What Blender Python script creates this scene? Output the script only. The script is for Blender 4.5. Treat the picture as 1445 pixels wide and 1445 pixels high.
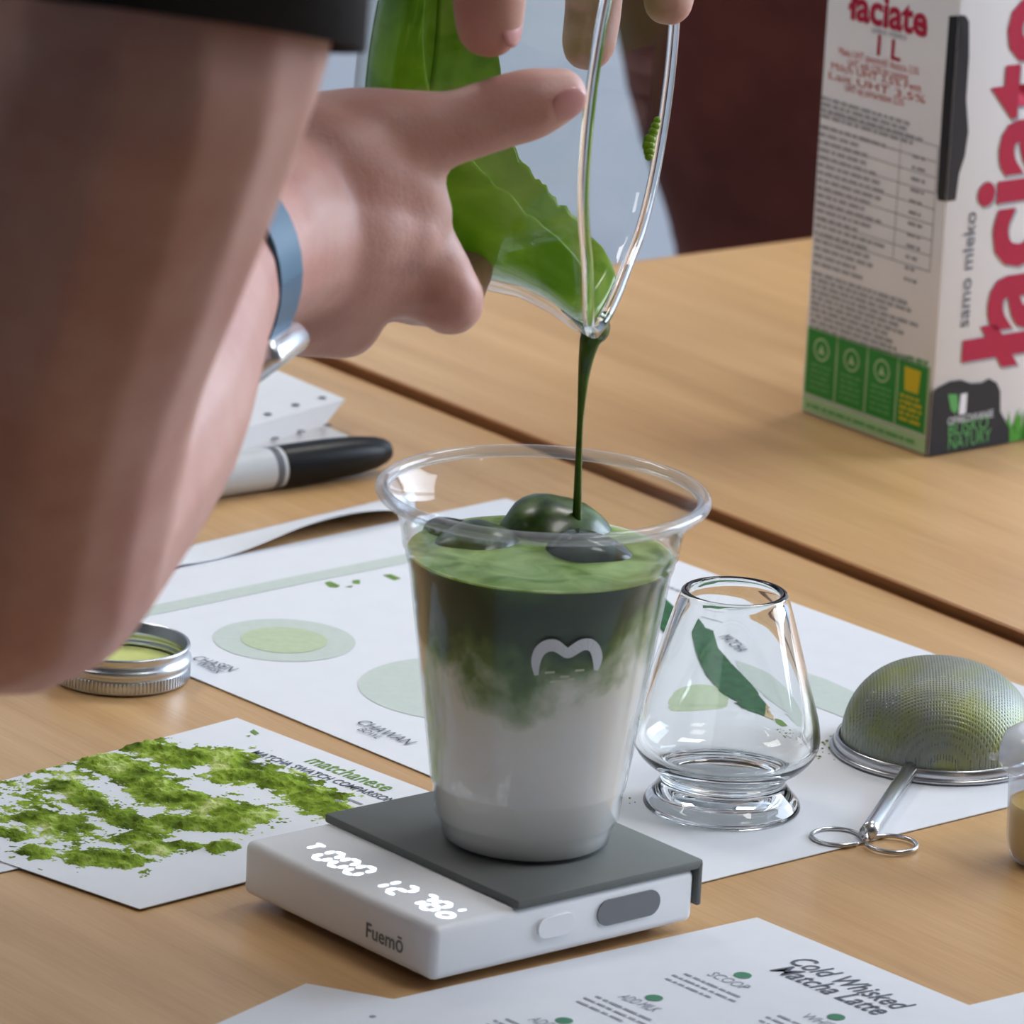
import bpy, bmesh, math, random
from mathutils import Vector, Matrix, noise

for o in list(bpy.data.objects):
    bpy.data.objects.remove(o)
scene = bpy.context.scene
COL = scene.collection
R = math.radians
random.seed(4)

# ------------------------------------------------------------------ camera
FPX, PITCH, ROLL, CAMH, IMG = 9000.0, R(16), R(3), 0.625, 1445.0
CAM = Vector((0, 0, CAMH))
FW = Vector((0, math.cos(PITCH), -math.sin(PITCH)))
_R0 = Vector((1, 0, 0))
_D0 = Vector((0, -math.sin(PITCH), -math.cos(PITCH)))
IR = _R0 * math.cos(ROLL) - _D0 * math.sin(ROLL)      # picture right
ID = _R0 * math.sin(ROLL) + _D0 * math.cos(ROLL)      # picture down
TC = -FW

cd = bpy.data.cameras.new('camera')
cam = bpy.data.objects.new('camera', cd)
COL.objects.link(cam)
cam.matrix_world = Matrix(((IR.x, -ID.x, TC.x, CAM.x), (IR.y, -ID.y, TC.y, CAM.y), (IR.z, -ID.z, TC.z, CAM.z), (0, 0, 0, 1)))
cd.sensor_width = 36.0
cd.lens = FPX / IMG * 36.0
cd.clip_start, cd.clip_end = 0.05, 50
cd.dof.use_dof = True
cd.dof.focus_distance = 1.93
cd.dof.aperture_fstop = 29
scene.camera = cam

# ------------------------------------------------------------------ light and exposure
world = bpy.data.worlds.new('world')
scene.world = world
world.use_nodes = True
world.node_tree.nodes['Background'].inputs[0].default_value = (0.80, 0.88, 1.0, 1)
world.node_tree.nodes['Background'].inputs[1].default_value = 0.07

def area(name, loc, target, sx, sy, power, color):
    l = bpy.data.lights.new(name, 'AREA')
    l.shape = 'RECTANGLE'; l.size = sx; l.size_y = sy; l.energy = power; l.color = color
    o = bpy.data.objects.new(name, l); COL.objects.link(o)
    o.location = loc
    o.rotation_euler = (Vector(target) - Vector(loc)).to_track_quat('-Z', 'Y').to_euler()
    return o
area('window_daylight', (2.5, 3.3, 0.95), (-2.5, 3.0, 0.2), 2.2, 1.5, 85, (0.74, 0.85, 1.0))
scene.view_settings.view_transform = 'Standard'
scene.view_settings.look = 'None'
scene.view_settings.gamma = 1
scene.view_settings.use_curve_mapping = False
scene.view_settings.exposure = 0.42
scene.cycles.use_denoising = True
scene.cycles.transparent_max_bounces = 24
scene.cycles.transmission_bounces = 16
scene.cycles.max_bounces = 20
scene.cycles.sample_clamp_indirect = 6.0

# ------------------------------------------------------------------ helpers
def ray(px, py):
    return IR * ((px - IMG / 2) / FPX) + ID * ((py - IMG / 2) / FPX) + FW
def G(px, py, z=0.0):
    d = ray(px, py)
    return CAM + d * ((z - CAMH) / d.z)
def P(px, py, Y):
    d = ray(px, py)
    return CAM + d * (Y / d.y)
WLOC = {}
def link(name, me, mat=None, parent=None, base=None):
    """me has world coordinates; part meshes are shifted into the parent's frame."""
    o = bpy.data.objects.new(name, me)
    COL.objects.link(o)
    if mat is not None and not me.materials:
        me.materials.append(mat)
    if parent is not None:
        w = WLOC[parent.name]
        me.transform(Matrix.Translation(-w))
        o.parent = parent
        WLOC[o.name] = w
    else:
        if base is None:
            xs = [v.co for v in me.vertices]
            base = Vector((sum(c.x for c in xs) / len(xs), sum(c.y for c in xs) / len(xs), min(c.z for c in xs)))
        me.transform(Matrix.Translation(-base))
        o.location = base
        WLOC[o.name] = base.copy()
    return o
def mesh(name, verts, faces, mat=None, parent=None, smooth=False, base=None):
    me = bpy.data.meshes.new(name)
    me.from_pydata([tuple(v) for v in verts], [], faces)
    bm = bmesh.new(); bm.from_mesh(me)
    bmesh.ops.recalc_face_normals(bm, faces=bm.faces)
    bm.to_mesh(me); bm.free()
    if smooth:
        me.shade_smooth()
    return link(name, me, mat, parent, base)
def bmobj(name, bm, mat=None, parent=None, smooth=False, base=None):
    me = bpy.data.meshes.new(name)
    bmesh.ops.recalc_face_normals(bm, faces=bm.faces)
    bm.to_mesh(me); bm.free()
    if smooth:
        me.shade_smooth()
    return link(name, me, mat, parent, base)
def empty(name, loc):
    o = bpy.data.objects.new(name, None)
    o.empty_display_size = 0.01
    COL.objects.link(o)
    o.location = loc
    WLOC[o.name] = Vector(loc)
    return o
def tag(o, label=None, cat=None, group=None, kind=None):
    if label: o['label'] = label
    if cat: o['category'] = cat
    if group: o['group'] = group
    if kind: o['kind'] = kind
    return o
def smooth_angle(o, a=35):
    me = o.data
    me.shade_smooth()
    bm = bmesh.new(); bm.from_mesh(me)
    for e in bm.edges:
        e.smooth = not (len(e.link_faces) == 2 and e.calc_face_angle(0) > R(a))
    bm.to_mesh(me); bm.free()
    return o
def evaluated(o):
    dg = bpy.context.evaluated_depsgraph_get()
    dg.update()
    me = bpy.data.meshes.new_from_object(o.evaluated_get(dg))
    return me
def catmull(pts, n):
    out = []
    k = len(pts)
    for i in range(k - 1):
        p0 = pts[max(i - 1, 0)]; p1 = pts[i]; p2 = pts[i + 1]; p3 = pts[min(i + 2, k - 1)]
        for j in range(n):
            t = j / n
            out.append(0.5 * ((2 * p1) + (p2 - p0) * t + (2 * p0 - 5 * p1 + 4 * p2 - p3) * t * t + (3 * p1 - p0 - 3 * p2 + p3) * t ** 3))
    out.append(pts[-1])
    return out
def tube_rings(pts, rads, n=8, sub=6, closed_ends=True, round_end=True, bm=None):
    """sweep of circles with changing radius, rounded ends; returns bmesh"""
    bm = bm or bmesh.new()
    C = catmull([Vector((*p, r)).to_4d() if False else Vector((p[0], p[1], p[2])) for p, r in zip(pts, rads)], sub) if len(pts) > 1 else pts
    rr = catmull([Vector((r, 0, 0)) for r in rads], sub)
    C = [Vector(c) for c in C]; rr = [max(1e-5, v.x) for v in rr]
    if round_end:
        t0 = (C[0] - C[1]).normalized(); t1 = (C[-1] - C[-2]).normalized()
        pre, post = [], []
        for a in (80, 60, 40, 20):
            pre.append((C[0] + t0 * rr[0] * math.sin(R(a)), rr[0] * math.cos(R(a))))
            post.append((C[-1] + t1 * rr[-1] * math.sin(R(a)), rr[-1] * math.cos(R(a))))
        C = [c for c, _ in pre] + C + [c for c, _ in reversed(post)]
        rr = [r for _, r in pre] + rr + [r for _, r in reversed(post)]
    up = None
    rings = []
    for i, c in enumerate(C):
        t = (C[min(i + 1, len(C) - 1)] - C[max(i - 1, 0)]).normalized()
        if up is None:
            up = t.orthogonal().normalized()
        u = (up - t * up.dot(t)).normalized(); up = u
        v = t.cross(u)
        rings.append([bm.verts.new(c + (u * math.cos(2 * math.pi * k / n) + v * math.sin(2 * math.pi * k / n)) * rr[i]) for k in range(n)])
    for a, b in zip(rings, rings[1:]):
        for k in range(n):
            bm.faces.new((a[k], a[(k + 1) % n], b[(k + 1) % n], b[k]))
    if closed_ends:
        bm.faces.new(list(reversed(rings[0]))); bm.faces.new(rings[-1])
    return bm
def lathe(profile, n=64, closed=False, M=None, bm=None):
    """profile [(r,z)] around local z; M maps to world"""
    M = M or Matrix.Identity(4)
    bm = bm or bmesh.new()
    rings = []
    for r, z in profile:
        if r < 1e-7:
            rings.append([bm.verts.new(M @ Vector((0, 0, z)))])
        else:
            rings.append([bm.verts.new(M @ Vector((r * math.cos(2 * math.pi * k / n), r * math.sin(2 * math.pi * k / n), z))) for k in range(n)])
    pairs = list(zip(rings, rings[1:]))
    if closed:
        pairs.append((rings[-1], rings[0]))
    for a, b in pairs:
        for k in range(n):
            k2 = (k + 1) % n
            if len(a) == 1 and len(b) == 1: continue
            if len(a) == 1: bm.faces.new((a[0], b[k], b[k2]))
            elif len(b) == 1: bm.faces.new((a[k], a[k2], b[0]))
            else: bm.faces.new((a[k], a[k2], b[k2], b[k]))
    return bm
def frame(origin, xdir, ydir):
    x = Vector(xdir).normalized(); z = x.cross(Vector(ydir)).normalized(); y = z.cross(x)
    return Matrix(((x.x, y.x, z.x, origin[0]), (x.y, y.y, z.y, origin[1]), (x.z, y.z, z.z, origin[2]), (0, 0, 0, 1)))
def rbox(bm, x0, x1, y0, y1, z0, z1, M=None, bev=0.0, seg=2):
    b = bmesh.new()
    vs = [b.verts.new((x, y, z)) for x in (x0, x1) for y in (y0, y1) for z in (z0, z1)]
    for f in ((0, 1, 3, 2), (4, 6, 7, 5), (0, 4, 5, 1), (2, 3, 7, 6), (0, 2, 6, 4), (1, 5, 7, 3)):
        b.faces.new([vs[i] for i in f])
    if bev > 0:
        bmesh.ops.bevel(b, geom=list(b.edges), offset=bev, segments=seg, profile=0.5, affect='EDGES')
    if M is not None:
        bmesh.ops.transform(b, matrix=M, verts=b.verts)
    me = bpy.data.meshes.new('tmp'); b.to_mesh(me); b.free()
    bm.from_mesh(me); bpy.data.meshes.remove(me)
    return bm
def slab(pts, z0, z1, bm=None):
    """polygon (world xy) extruded between z0 and z1"""
    bm = bm or bmesh.new()
    lo = [bm.verts.new((p[0], p[1], z0)) for p in pts]
    hi = [bm.verts.new((p[0], p[1], z1)) for p in pts]
    n = len(pts)
    bm.faces.new(hi); bm.faces.new(list(reversed(lo)))
    for i in range(n):
        bm.faces.new((lo[i], lo[(i + 1) % n], hi[(i + 1) % n], hi[i]))
    return bm
def text_mesh(s, size, bold=0.0, align='LEFT', shear=0.0, space=1.0):
    c = bpy.data.curves.new('lettering', 'FONT')
    c.body = s; c.size = size; c.offset = bold; c.align_x = align; c.shear = shear; c.resolution_u = 3
    c.space_character = space
    c.fill_mode = 'FRONT' if hasattr(c, 'fill_mode') else c.fill_mode
    o = bpy.data.objects.new('tmp_text', c)
    COL.objects.link(o)
    me = evaluated(o)
    bpy.data.objects.remove(o)
    me.materials.clear()
    return me
def text(s, size, M, mat, parent, bold=0.0, align='LEFT', shear=0.0, sx=1.0, space=1.0, width=None):
    me = text_mesh(s, size, bold, align, shear, space)
    if width:
        xs = [v.co.x for v in me.vertices]
        sx = width / (max(xs) - min(xs))
    me.transform(M @ Matrix.Diagonal((sx, 1, 1, 1)))
    return link('lettering', me, mat, parent)
def dashes(rows, M, parent, mat, name='small_print'):
    """rows [(x, y, width, height)] of illegible print, broken into word sized dashes"""
    vs, fs = [], []
    for x, y, w, h in rows:
        cx = x
        while cx < x + w - h:
            ww = min(random.uniform(1.2, 5.0) * h, x + w - cx)
            i = len(vs)
            for dx, dy in ((0, 0), (ww, 0), (ww, h), (0, h)):
                vs.append(M @ Vector((cx + dx, y + dy, 0)))
            fs.append((i, i + 1, i + 2, i + 3))
            cx += ww + h * random.uniform(0.5, 0.9)
    o = mesh(name, vs, fs, mat, parent)
    o['kind'] = 'stuff'
    return o
def flat(name, pts, mat, parent, M=None):
    vs = [(M @ Vector((p[0], p[1], 0))) if M is not None else Vector(p) for p in pts]
    return mesh(name, vs, [tuple(range(len(vs)))], mat, parent)
def disc_pts(cx, cy, r, n=40):
    return [(cx + r * math.cos(2 * math.pi * k / n), cy + r * math.sin(2 * math.pi * k / n)) for k in range(n)]

# ------------------------------------------------------------------ materials
def srgb(r, g, b):
    f = lambda v: ((v / 255 + 0.055) / 1.055) ** 2.4 if v / 255 > 0.04045 else v / 255 / 12.92
    return (f(r), f(g), f(b), 1)
def setin(n, name, v):
    if name in n.inputs:
        n.inputs[name].default_value = v
def base_mat(name):
    m = bpy.data.materials.new(name); m.use_nodes = True
    nt = m.node_tree
    return m, nt, nt.nodes['Principled BSDF'], nt.nodes['Material Output']
def mat(name, col, rough=0.5, metal=0.0, spec=0.5, emit=0.0, var=0.06, scale=60.0, bump=0.0, bscale=200.0, sss=0.0, coat=0.0, alpha=None, trans=0.0, ior=1.45):
    """plain procedural material: base colour with slight noise variation and optional fine relief"""
    m, nt, b, out = base_mat(name)
    N, L = nt.nodes, nt.links
    setin(b, 'Roughness', rough); setin(b, 'Metallic', metal); setin(b, 'Specular IOR Level', spec); setin(b, 'IOR', ior)
    setin(b, 'Transmission Weight', trans)
    tc = N.new('ShaderNodeTexCoord')
    if var > 0:
        no = N.new('ShaderNodeTexNoise'); no.inputs['Scale'].default_value = scale; no.inputs['Detail'].default_value = 4
        L.new(tc.outputs['Object'], no.inputs['Vector'])
        r = N.new('ShaderNodeValToRGB')
        r.color_ramp.elements[0].position = 0.3; r.color_ramp.elements[1].position = 0.7
        r.color_ramp.elements[0].color = tuple(c * (1 - var) for c in col[:3]) + (1,)
        r.color_ramp.elements[1].color = tuple(min(1, c * (1 + var)) for c in col[:3]) + (1,)
        L.new(no.outputs['Fac'], r.inputs[0]); L.new(r.outputs[0], b.inputs['Base Color'])
    else:
        b.inputs['Base Color'].default_value = col
    if bump > 0:
        n2 = N.new('ShaderNodeTexNoise'); n2.inputs['Scale'].default_value = bscale; n2.inputs['Detail'].default_value = 5
        L.new(tc.outputs['Object'], n2.inputs['Vector'])
        bu = N.new('ShaderNodeBump'); bu.inputs['Strength'].default_value = bump; bu.inputs['Distance'].default_value = 0.0005
        L.new(n2.outputs['Fac'], bu.inputs['Height']); L.new(bu.outputs[0], b.inputs['Normal'])
    if sss > 0:
        setin(b, 'Subsurface Weight', sss); setin(b, 'Subsurface Scale', 0.004)
        if 'Subsurface Radius' in b.inputs: b.inputs['Subsurface Radius'].default_value = (1.0, 0.35, 0.2)
    if coat: setin(b, 'Coat Weight', coat); setin(b, 'Coat Roughness', 0.05)
    if emit > 0:
        setin(b, 'Emission Color', col); setin(b, 'Emission Strength', emit)
    return m
def thin_clear(name, tint=(0.97, 0.985, 1.0), ior=1.45, gloss_rough=0.04, haze=0.0, hazecol=(0.9, 0.93, 1, 1)):
    """thin clear plastic wall: see-through with Fresnel reflection and a touch of haze"""
    m = bpy.data.materials.new(name); m.use_nodes = True
    nt = m.node_tree; N, L = nt.nodes, nt.links
    N.remove(N['Principled BSDF']); out = N['Material Output']
    tr = N.new('ShaderNodeBsdfTransparent'); tr.inputs[0].default_value = (*tint, 1)
    gl = N.new('ShaderNodeBsdfGlossy'); gl.inputs['Roughness'].default_value = gloss_rough
    di = N.new('ShaderNodeBsdfDiffuse'); di.inputs[0].default_value = hazecol
    mh = N.new('ShaderNodeMixShader'); mh.inputs[0].default_value = haze
    L.new(tr.outputs[0], mh.inputs[1]); L.new(di.outputs[0], mh.inputs[2])
    lw = N.new('ShaderNodeLayerWeight'); lw.inputs[0].default_value = 0.5
    pw = N.new('ShaderNodeMath'); pw.operation = 'POWER'; pw.inputs[1].default_value = 4.0
    L.new(lw.outputs['Facing'], pw.inputs[0])
    fr = N.new('ShaderNodeMath'); fr.operation = 'MULTIPLY_ADD'; fr.inputs[1].default_value = 0.75; fr.inputs[2].default_value = ((ior - 1) / (ior + 1)) ** 2
    L.new(pw.outputs[0], fr.inputs[0])
    mx = N.new('ShaderNodeMixShader')
    L.new(fr.outputs[0], mx.inputs[0]); L.new(mh.outputs[0], mx.inputs[1]); L.new(gl.outputs[0], mx.inputs[2])
    L.new(mx.outputs[0], out.inputs[0])
    return m
def glass(name, col=(0.98, 0.995, 0.99, 1), rough=0.0, ior=1.47):
    m, nt, b, out = base_mat(name)
    b.inputs['Base Color'].default_value = col
    setin(b, 'Roughness', rough); setin(b, 'Transmission Weight', 1.0); setin(b, 'IOR', ior)
    return m
def wood_mat():
    m, nt, b, out = base_mat('oak_laminate')
    N, L = nt.nodes, nt.links
    tc = N.new('ShaderNodeTexCoord')
    mp = N.new('ShaderNodeMapping'); mp.vector_type = 'TEXTURE'; mp.inputs['Rotation'].default_value = (0, 0, R(-52.35)); mp.inputs['Scale'].default_value = (1 / 5, 1 / 75, 1 / 5)
    L.new(tc.outputs['Object'], mp.inputs[0])
    n1 = N.new('ShaderNodeTexNoise'); n1.inputs['Scale'].default_value = 1.0; n1.inputs['Detail'].default_value = 8; n1.inputs['Roughness'].default_value = 0.6
    L.new(mp.outputs[0], n1.inputs[0])
    mp2 = N.new('ShaderNodeMapping'); mp2.vector_type = 'TEXTURE'; mp2.inputs['Rotation'].default_value = (0, 0, R(-52.35)); mp2.inputs['Scale'].default_value = (1 / 45, 1 / 900, 1 / 45)
    L.new(tc.outputs['Object'], mp2.inputs[0])
    n2 = N.new('ShaderNodeTexNoise'); n2.inputs['Scale'].default_value = 1.0; n2.inputs['Detail'].default_value = 3
    L.new(mp2.outputs[0], n2.inputs[0])
    ad = N.new('ShaderNodeMath'); ad.operation = 'MULTIPLY_ADD'; ad.inputs[1].default_value = 0.35
    L.new(n2.outputs['Fac'], ad.inputs[0]); L.new(n1.outputs['Fac'], ad.inputs[2])
    r = N.new('ShaderNodeValToRGB')
    e = r.color_ramp.elements
    e[0].position = 0.42; e[0].color = srgb(178, 138, 92)
    e[1].position = 0.92; e[1].color = srgb(206, 168, 120)
    el = e.new(0.66); el.color = srgb(193, 153, 105)
    L.new(ad.outputs[0], r.inputs[0]); L.new(r.outputs[0], b.inputs['Base Color'])
    bu = N.new('ShaderNodeBump'); bu.inputs['Strength'].default_value = 0.15; bu.inputs['Distance'].default_value = 0.0002
    L.new(n2.outputs['Fac'], bu.inputs['Height']); L.new(bu.outputs[0], b.inputs['Normal'])
    setin(b, 'Roughness', 0.36); setin(b, 'Specular IOR Level', 0.45)
    return m
M_ = {}
M_['wood'] = wood_mat()
M_['edge'] = mat('brown_edge_band', srgb(158, 106, 62), 0.5)
M_['steel_dark'] = mat('dark_leg_steel', srgb(70, 72, 76), 0.4, 0.8)
M_['wall'] = mat('pale_blue_paint', srgb(206, 214, 226), 0.9, var=0.03, scale=3, bump=0.1, bscale=80)
M_['white_paint'] = mat('white_paint', srgb(160, 160, 160), 0.9, var=0.02, scale=3)
M_['floor'] = mat('grey_vinyl_floor', srgb(128, 130, 134), 0.6, var=0.1, scale=8)
M_['paper'] = mat('white_paper', srgb(218, 221, 227), 0.75, var=0.015, scale=90, bump=0.05, bscale=600)
M_['ink'] = mat('grey_ink', srgb(84, 88, 100), 0.8, var=0.1)
M_['ink_light'] = mat('pale_grey_ink', srgb(142, 146, 156), 0.8, var=0.15, scale=400)
M_['green_ink'] = mat('green_ink', srgb(70, 128, 98), 0.8, var=0.12, scale=300)
M_['sage'] = mat('sage_print', srgb(190, 201, 195), 0.8, var=0.03, scale=300)
M_['sage2'] = mat('lime_sage_print', srgb(180, 195, 164), 0.8, var=0.05, scale=300)
M_['leaf_print'] = mat('leaf_green_print', srgb(104, 140, 62), 0.8, var=0.3, scale=500)
M_['dark_green'] = mat('dark_green_print', srgb(32, 88, 48), 0.75, var=0.35, scale=220)
M_['tan'] = mat('tan_print', srgb(190, 170, 130), 0.8, var=0.1)
M_['black'] = mat('black_plastic', srgb(10, 11, 14), 0.35, spec=0.3, var=0.05)
M_['barrel'] = mat('offwhite_barrel', srgb(196, 200, 204), 0.45, var=0.04)
M_['grey_ring'] = mat('grey_band', srgb(96, 98, 106), 0.5)
M_['scale_white'] = mat('white_matte_plastic', srgb(238, 240, 243), 0.42, var=0.015)
M_['pad'] = mat('grey_silicone', srgb(104, 108, 106), 0.62, var=0.04, bump=0.1, bscale=900)
M_['pad_dark'] = mat('grey_rubber', srgb(120, 122, 126), 0.6)
M_['led'] = mat('white_led', (0.80, 0.90, 1.0, 1), 0.5, emit=1.5, var=0)
M_['logo_grey'] = mat('grey_logo_print', srgb(128, 130, 130), 0.6)
M_['skin'] = None
M_['shirt'] = mat('black_cotton', srgb(13, 14, 20), 0.9, var=0.2, scale=300, bump=0.4, bscale=900)
M_['steel'] = mat('brushed_steel', srgb(196, 196, 198), 0.24, 1.0, var=0.05)
M_['alu'] = mat('aluminium_lid', srgb(202, 206, 212), 0.32, 1.0, var=0.06)
M_['red'] = mat('crimson_print', srgb(176, 16, 62), 0.45, var=0.05)
M_['red2'] = mat('rust_red_print', srgb(190, 84, 78), 0.5, var=0.1)
M_['carton'] = mat('carton_white', srgb(232, 233, 238), 0.4, var=0.01)
M_['carton_black'] = mat('carton_black', srgb(24, 26, 34), 0.38, var=0.1)
M_['carton_green'] = mat('carton_green', srgb(30, 136, 52), 0.45, var=0.06)
M_['carton_pale'] = mat('carton_pale_green', srgb(168, 202, 152), 0.5, var=0.06)
M_['carton_mid'] = mat('carton_mid_green', srgb(92, 168, 92), 0.5, var=0.06)
M_['carton_yellow'] = mat('carton_yellow', srgb(206, 186, 30), 0.5, var=0.06)
M_['shadow_grey'] = mat('lettering_shadow_grey', srgb(158, 162, 172), 0.5)
M_['grass'] = mat('grass_print', srgb(76, 158, 44), 0.5, var=0.3, scale=500)
M_['cup'] = thin_clear('clear_cup_plastic', haze=0.012, ior=1.3)
M_['cup_rim'] = thin_clear('clear_cup_rim', haze=0.16, ior=1.5)
M_['cup_logo'] = mat('white_logo_print', srgb(206, 214, 220), 0.5, var=0.02)
M_['glass'] = glass('clear_glass')
M_['bowl_glass'] = glass('clear_bowl_glass', (0.985, 0.995, 0.99, 1), 0.0, 1.46)

def skin_mat(name='skin', col=(0.60, 0.36, 0.305), red=(0.52, 0.26, 0.22)):
    m, nt, b, out = base_mat(name)
    N, L = nt.nodes, nt.links
    tc = N.new('ShaderNodeTexCoord')
    n1 = N.new('ShaderNodeTexNoise'); n1.inputs['Scale'].default_value = 38; n1.inputs['Detail'].default_value = 4
    L.new(tc.outputs['Object'], n1.inputs[0])
    r = N.new('ShaderNodeValToRGB'); r.color_ramp.elements[0].position = 0.35; r.color_ramp.elements[1].position = 0.65
    r.color_ramp.elements[0].color = (*red, 1); r.color_ramp.elements[1].color = (*col, 1)
    L.new(n1.outputs['Fac'], r.inputs[0]); L.new(r.outputs[0], b.inputs['Base Color'])
    n2 = N.new('ShaderNodeTexNoise'); n2.inputs['Scale'].default_value = 420; n2.inputs['Detail'].default_value = 5
    L.new(tc.outputs['Object'], n2.inputs[0])
    v = N.new('ShaderNodeTexVoronoi'); v.inputs['Scale'].default_value = 900
    L.new(tc.outputs['Object'], v.inputs[0])
    ad = N.new('ShaderNodeMath'); ad.operation = 'MULTIPLY_ADD'; ad.inputs[1].default_value = 0.4
    L.new(v.outputs['Distance'], ad.inputs[0]); L.new(n2.outputs['Fac'], ad.inputs[2])
    bu = N.new('ShaderNodeBump'); bu.inputs['Strength'].default_value = 0.18; bu.inputs['Distance'].default_value = 0.0006
    L.new(ad.outputs[0], bu.inputs['Height']); L.new(bu.outputs[0], b.inputs['Normal'])
    setin(b, 'Roughness', 0.48); setin(b, 'Specular IOR Level', 0.4)
    setin(b, 'Subsurface Weight', 0.12); setin(b, 'Subsurface Scale', 0.004)
    b.inputs['Subsurface Radius'].default_value = (1.0, 0.35, 0.2)
    return m
M_['skin'] = skin_mat()
M_['nail'] = mat('fingernail', srgb(214, 160, 158), 0.25, var=0.05)

# ------------------------------------------------------------------ room
FLZ = -0.74
def room_box(name, x0, x1, y0, y1, z0, z1, m):
    bm = rbox(bmesh.new(), x0, x1, y0, y1, z0, z1)
    return tag(bmobj(name, bm, m), kind='structure')
room_box('floor', -3.2, 2.7, -1.6, 4.9, FLZ - 0.05, FLZ, M_['floor'])
room_box('wall_back', -3.2, 2.7, 4.7, 4.8, FLZ, 1.95, M_['wall'])
room_box('wall_left', -3.3, -3.2, -1.6, 4.8, FLZ, 1.95, M_['white_paint'])
room_box('ceiling', -3.2, 2.7, -1.6, 4.9, 1.95, 2.0, M_['white_paint'])
bm = bmesh.new()   # right wall with a window opening
for a in ((-1.6, 2.1, FLZ, 1.95), (4.5, 4.8, FLZ, 1.95), (2.1, 4.5, FLZ, 0.15), (2.1, 4.5, 1.75, 1.95)):
    rbox(bm, 2.6, 2.7, a[0], a[1], a[2], a[3])
tag(bmobj('wall_right', bm, M_['white_paint']), kind='structure')
bm = bmesh.new()
for a in ((2.1, 2.16, 0.15, 1.75), (4.44, 4.5, 0.15, 1.75), (2.16, 4.44, 0.15, 0.21), (2.16, 4.44, 1.69, 1.75), (3.27, 3.33, 0.21, 1.69)):
    rbox(bm, 2.62, 2.68, a[0], a[1], a[2], a[3])
win = tag(bmobj('window_1', bm, M_['white_paint']), kind='structure')
panel_mat = mat('lamp_diffuser', (1.0, 0.965, 0.92, 1), 0.6, emit=9.0, var=0)
for i, (x, y) in enumerate(((-1.5, 1.45), (1.0, 1.45), (-0.9, 3.1), (0.75, 3.1))):
    e = empty('ceiling_lamp', (x, y, 1.95))
    bm = bmesh.new()
    for a in ((-.31, .31, -.31, -.29), (-.31, .31, .29, .31), (-.31, -.29, -.29, .29), (.29, .31, -.29, .29)):
        rbox(bm, x + a[0], x + a[1], y + a[2], y + a[3], 1.915, 1.95)
    bmobj('lamp_frame', bm, M_['white_paint'], e)
    bmobj('diffuser', rbox(bmesh.new(), x - .29, x + .29, y - .29, y + .29, 1.925, 1.945), panel_mat, e)
    tag(e, 'square white panel lamp mounted flush on the ceiling', 'ceiling lamp', 'panel lamps on the ceiling')

# ------------------------------------------------------------------ tables
D1 = Vector((0.611, -0.792, 0)).normalized()       # along the seam between the tables
D2 = Vector((0.792, 0.611, 0)).normalized()
def st(s, t, z=0): return D1 * s + D2 * t + Vector((0, 0, z))
def table(name, s0, s1, t0, t1, ztop, label):
    c = st((s0 + s1) / 2, (t0 + t1) / 2, FLZ)
    e = empty(name, c)
    q = lambda a, b, c_, d: [st(a, c_), st(b, c_), st(b, d), st(a, d)]
    bmobj('tabletop', slab(q(s0 + .0015, s1 - .0015, t0 + .0015, t1 - .0015), ztop - .025, ztop), M_['wood'], e)
    bm = bmesh.new()
    for a in ((s0, s1, t0, t0 + .0015), (s0, s1, t1 - .0015, t1), (s0, s0 + .0015, t0 + .0015, t1 - .0015), (s1 - .0015, s1, t0 + .0015, t1 - .0015)):
        slab(q(*a), ztop - .025, ztop - .0002, bm)
    bmobj('edge_band', bm, M_['edge'], e)
    for a in (s0 + .06, s1 - .06):
        for b in (t0 + .06, t1 - .06):
            bm = slab(q(a - .02, a + .02, b - .02, b + .02), FLZ, ztop - .055)
            bmobj('leg', bm, M_['steel_dark'], e)
    bm = bmesh.new()
    for a in ((s0 + .04, s1 - .04, t0 + .05, t0 + .07), (s0 + .04, s1 - .04, t1 - .07, t1 - .05), (s0 + .05, s0 + .07, t0 + .07, t1 - .07), (s1 - .07, s1 - .05, t0 + .07, t1 - .07)):
        slab(q(*a), ztop - .055, ztop - .025, bm)
    bmobj('apron', bm, M_['steel_dark'], e)
    return tag(e, label, 'table')
table('worktable', -1.9945, -0.62, 0.70, 1.3895, 0.0, 'light oak table with papers and the scale on it')
table('worktable', -1.9945, -0.62, 1.3925, 2.09, 0.003, 'light oak table that carries the milk carton')

# ------------------------------------------------------------------ papers
def inter(a, b, c, d):
    r = b - a; s = d - c
    t = ((c.x - a.x) * s.y - (c.y - a.y) * s.x) / (r.x * s.y - r.y * s.x)
    return a + r * t
def sheet(name, pts, z, mat_, label, cat='paper', th=0.0003, group=None):
    bm = slab(pts, z, z + th)
    return tag(bmobj(name, bm, mat_), label, cat, group)

# --- big chart sheet
L1 = (G(270, 957), G(600, 1094)); L2 = (G(947, 790), G(1309, 921.7))
L3 = (G(997.6, 1245.5), G(1414.6, 1142.3)); L4 = (G(278, 797), G(549, 740))
cx = (L1[1] - L1[0]).normalized()                      # reading direction of the chart
cy = Vector((-cx.y, cx.x, 0))
chart_pts = [inter(*L1, *L4), inter(*L1, *L3), inter(*L2, *L3), inter(*L2, *L4)]
chart = sheet('chart_sheet', chart_pts, 0.0003, M_['paper'], 'large white sheet printed with pale green circles and tea tool names')
ZC = 0.00072
def gdisc(px, py, wpx, mat_, parent, z=ZC, name='printed_circle'):
    c = G(px, py, z); r = (G(px + wpx / 2, py, z) - c).length * 0.985
    return flat(name, [(c.x + r * math.cos(2 * math.pi * k / 48), c.y + r * math.sin(2 * math.pi * k / 48), z) for k in range(48)], mat_, parent)
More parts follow.
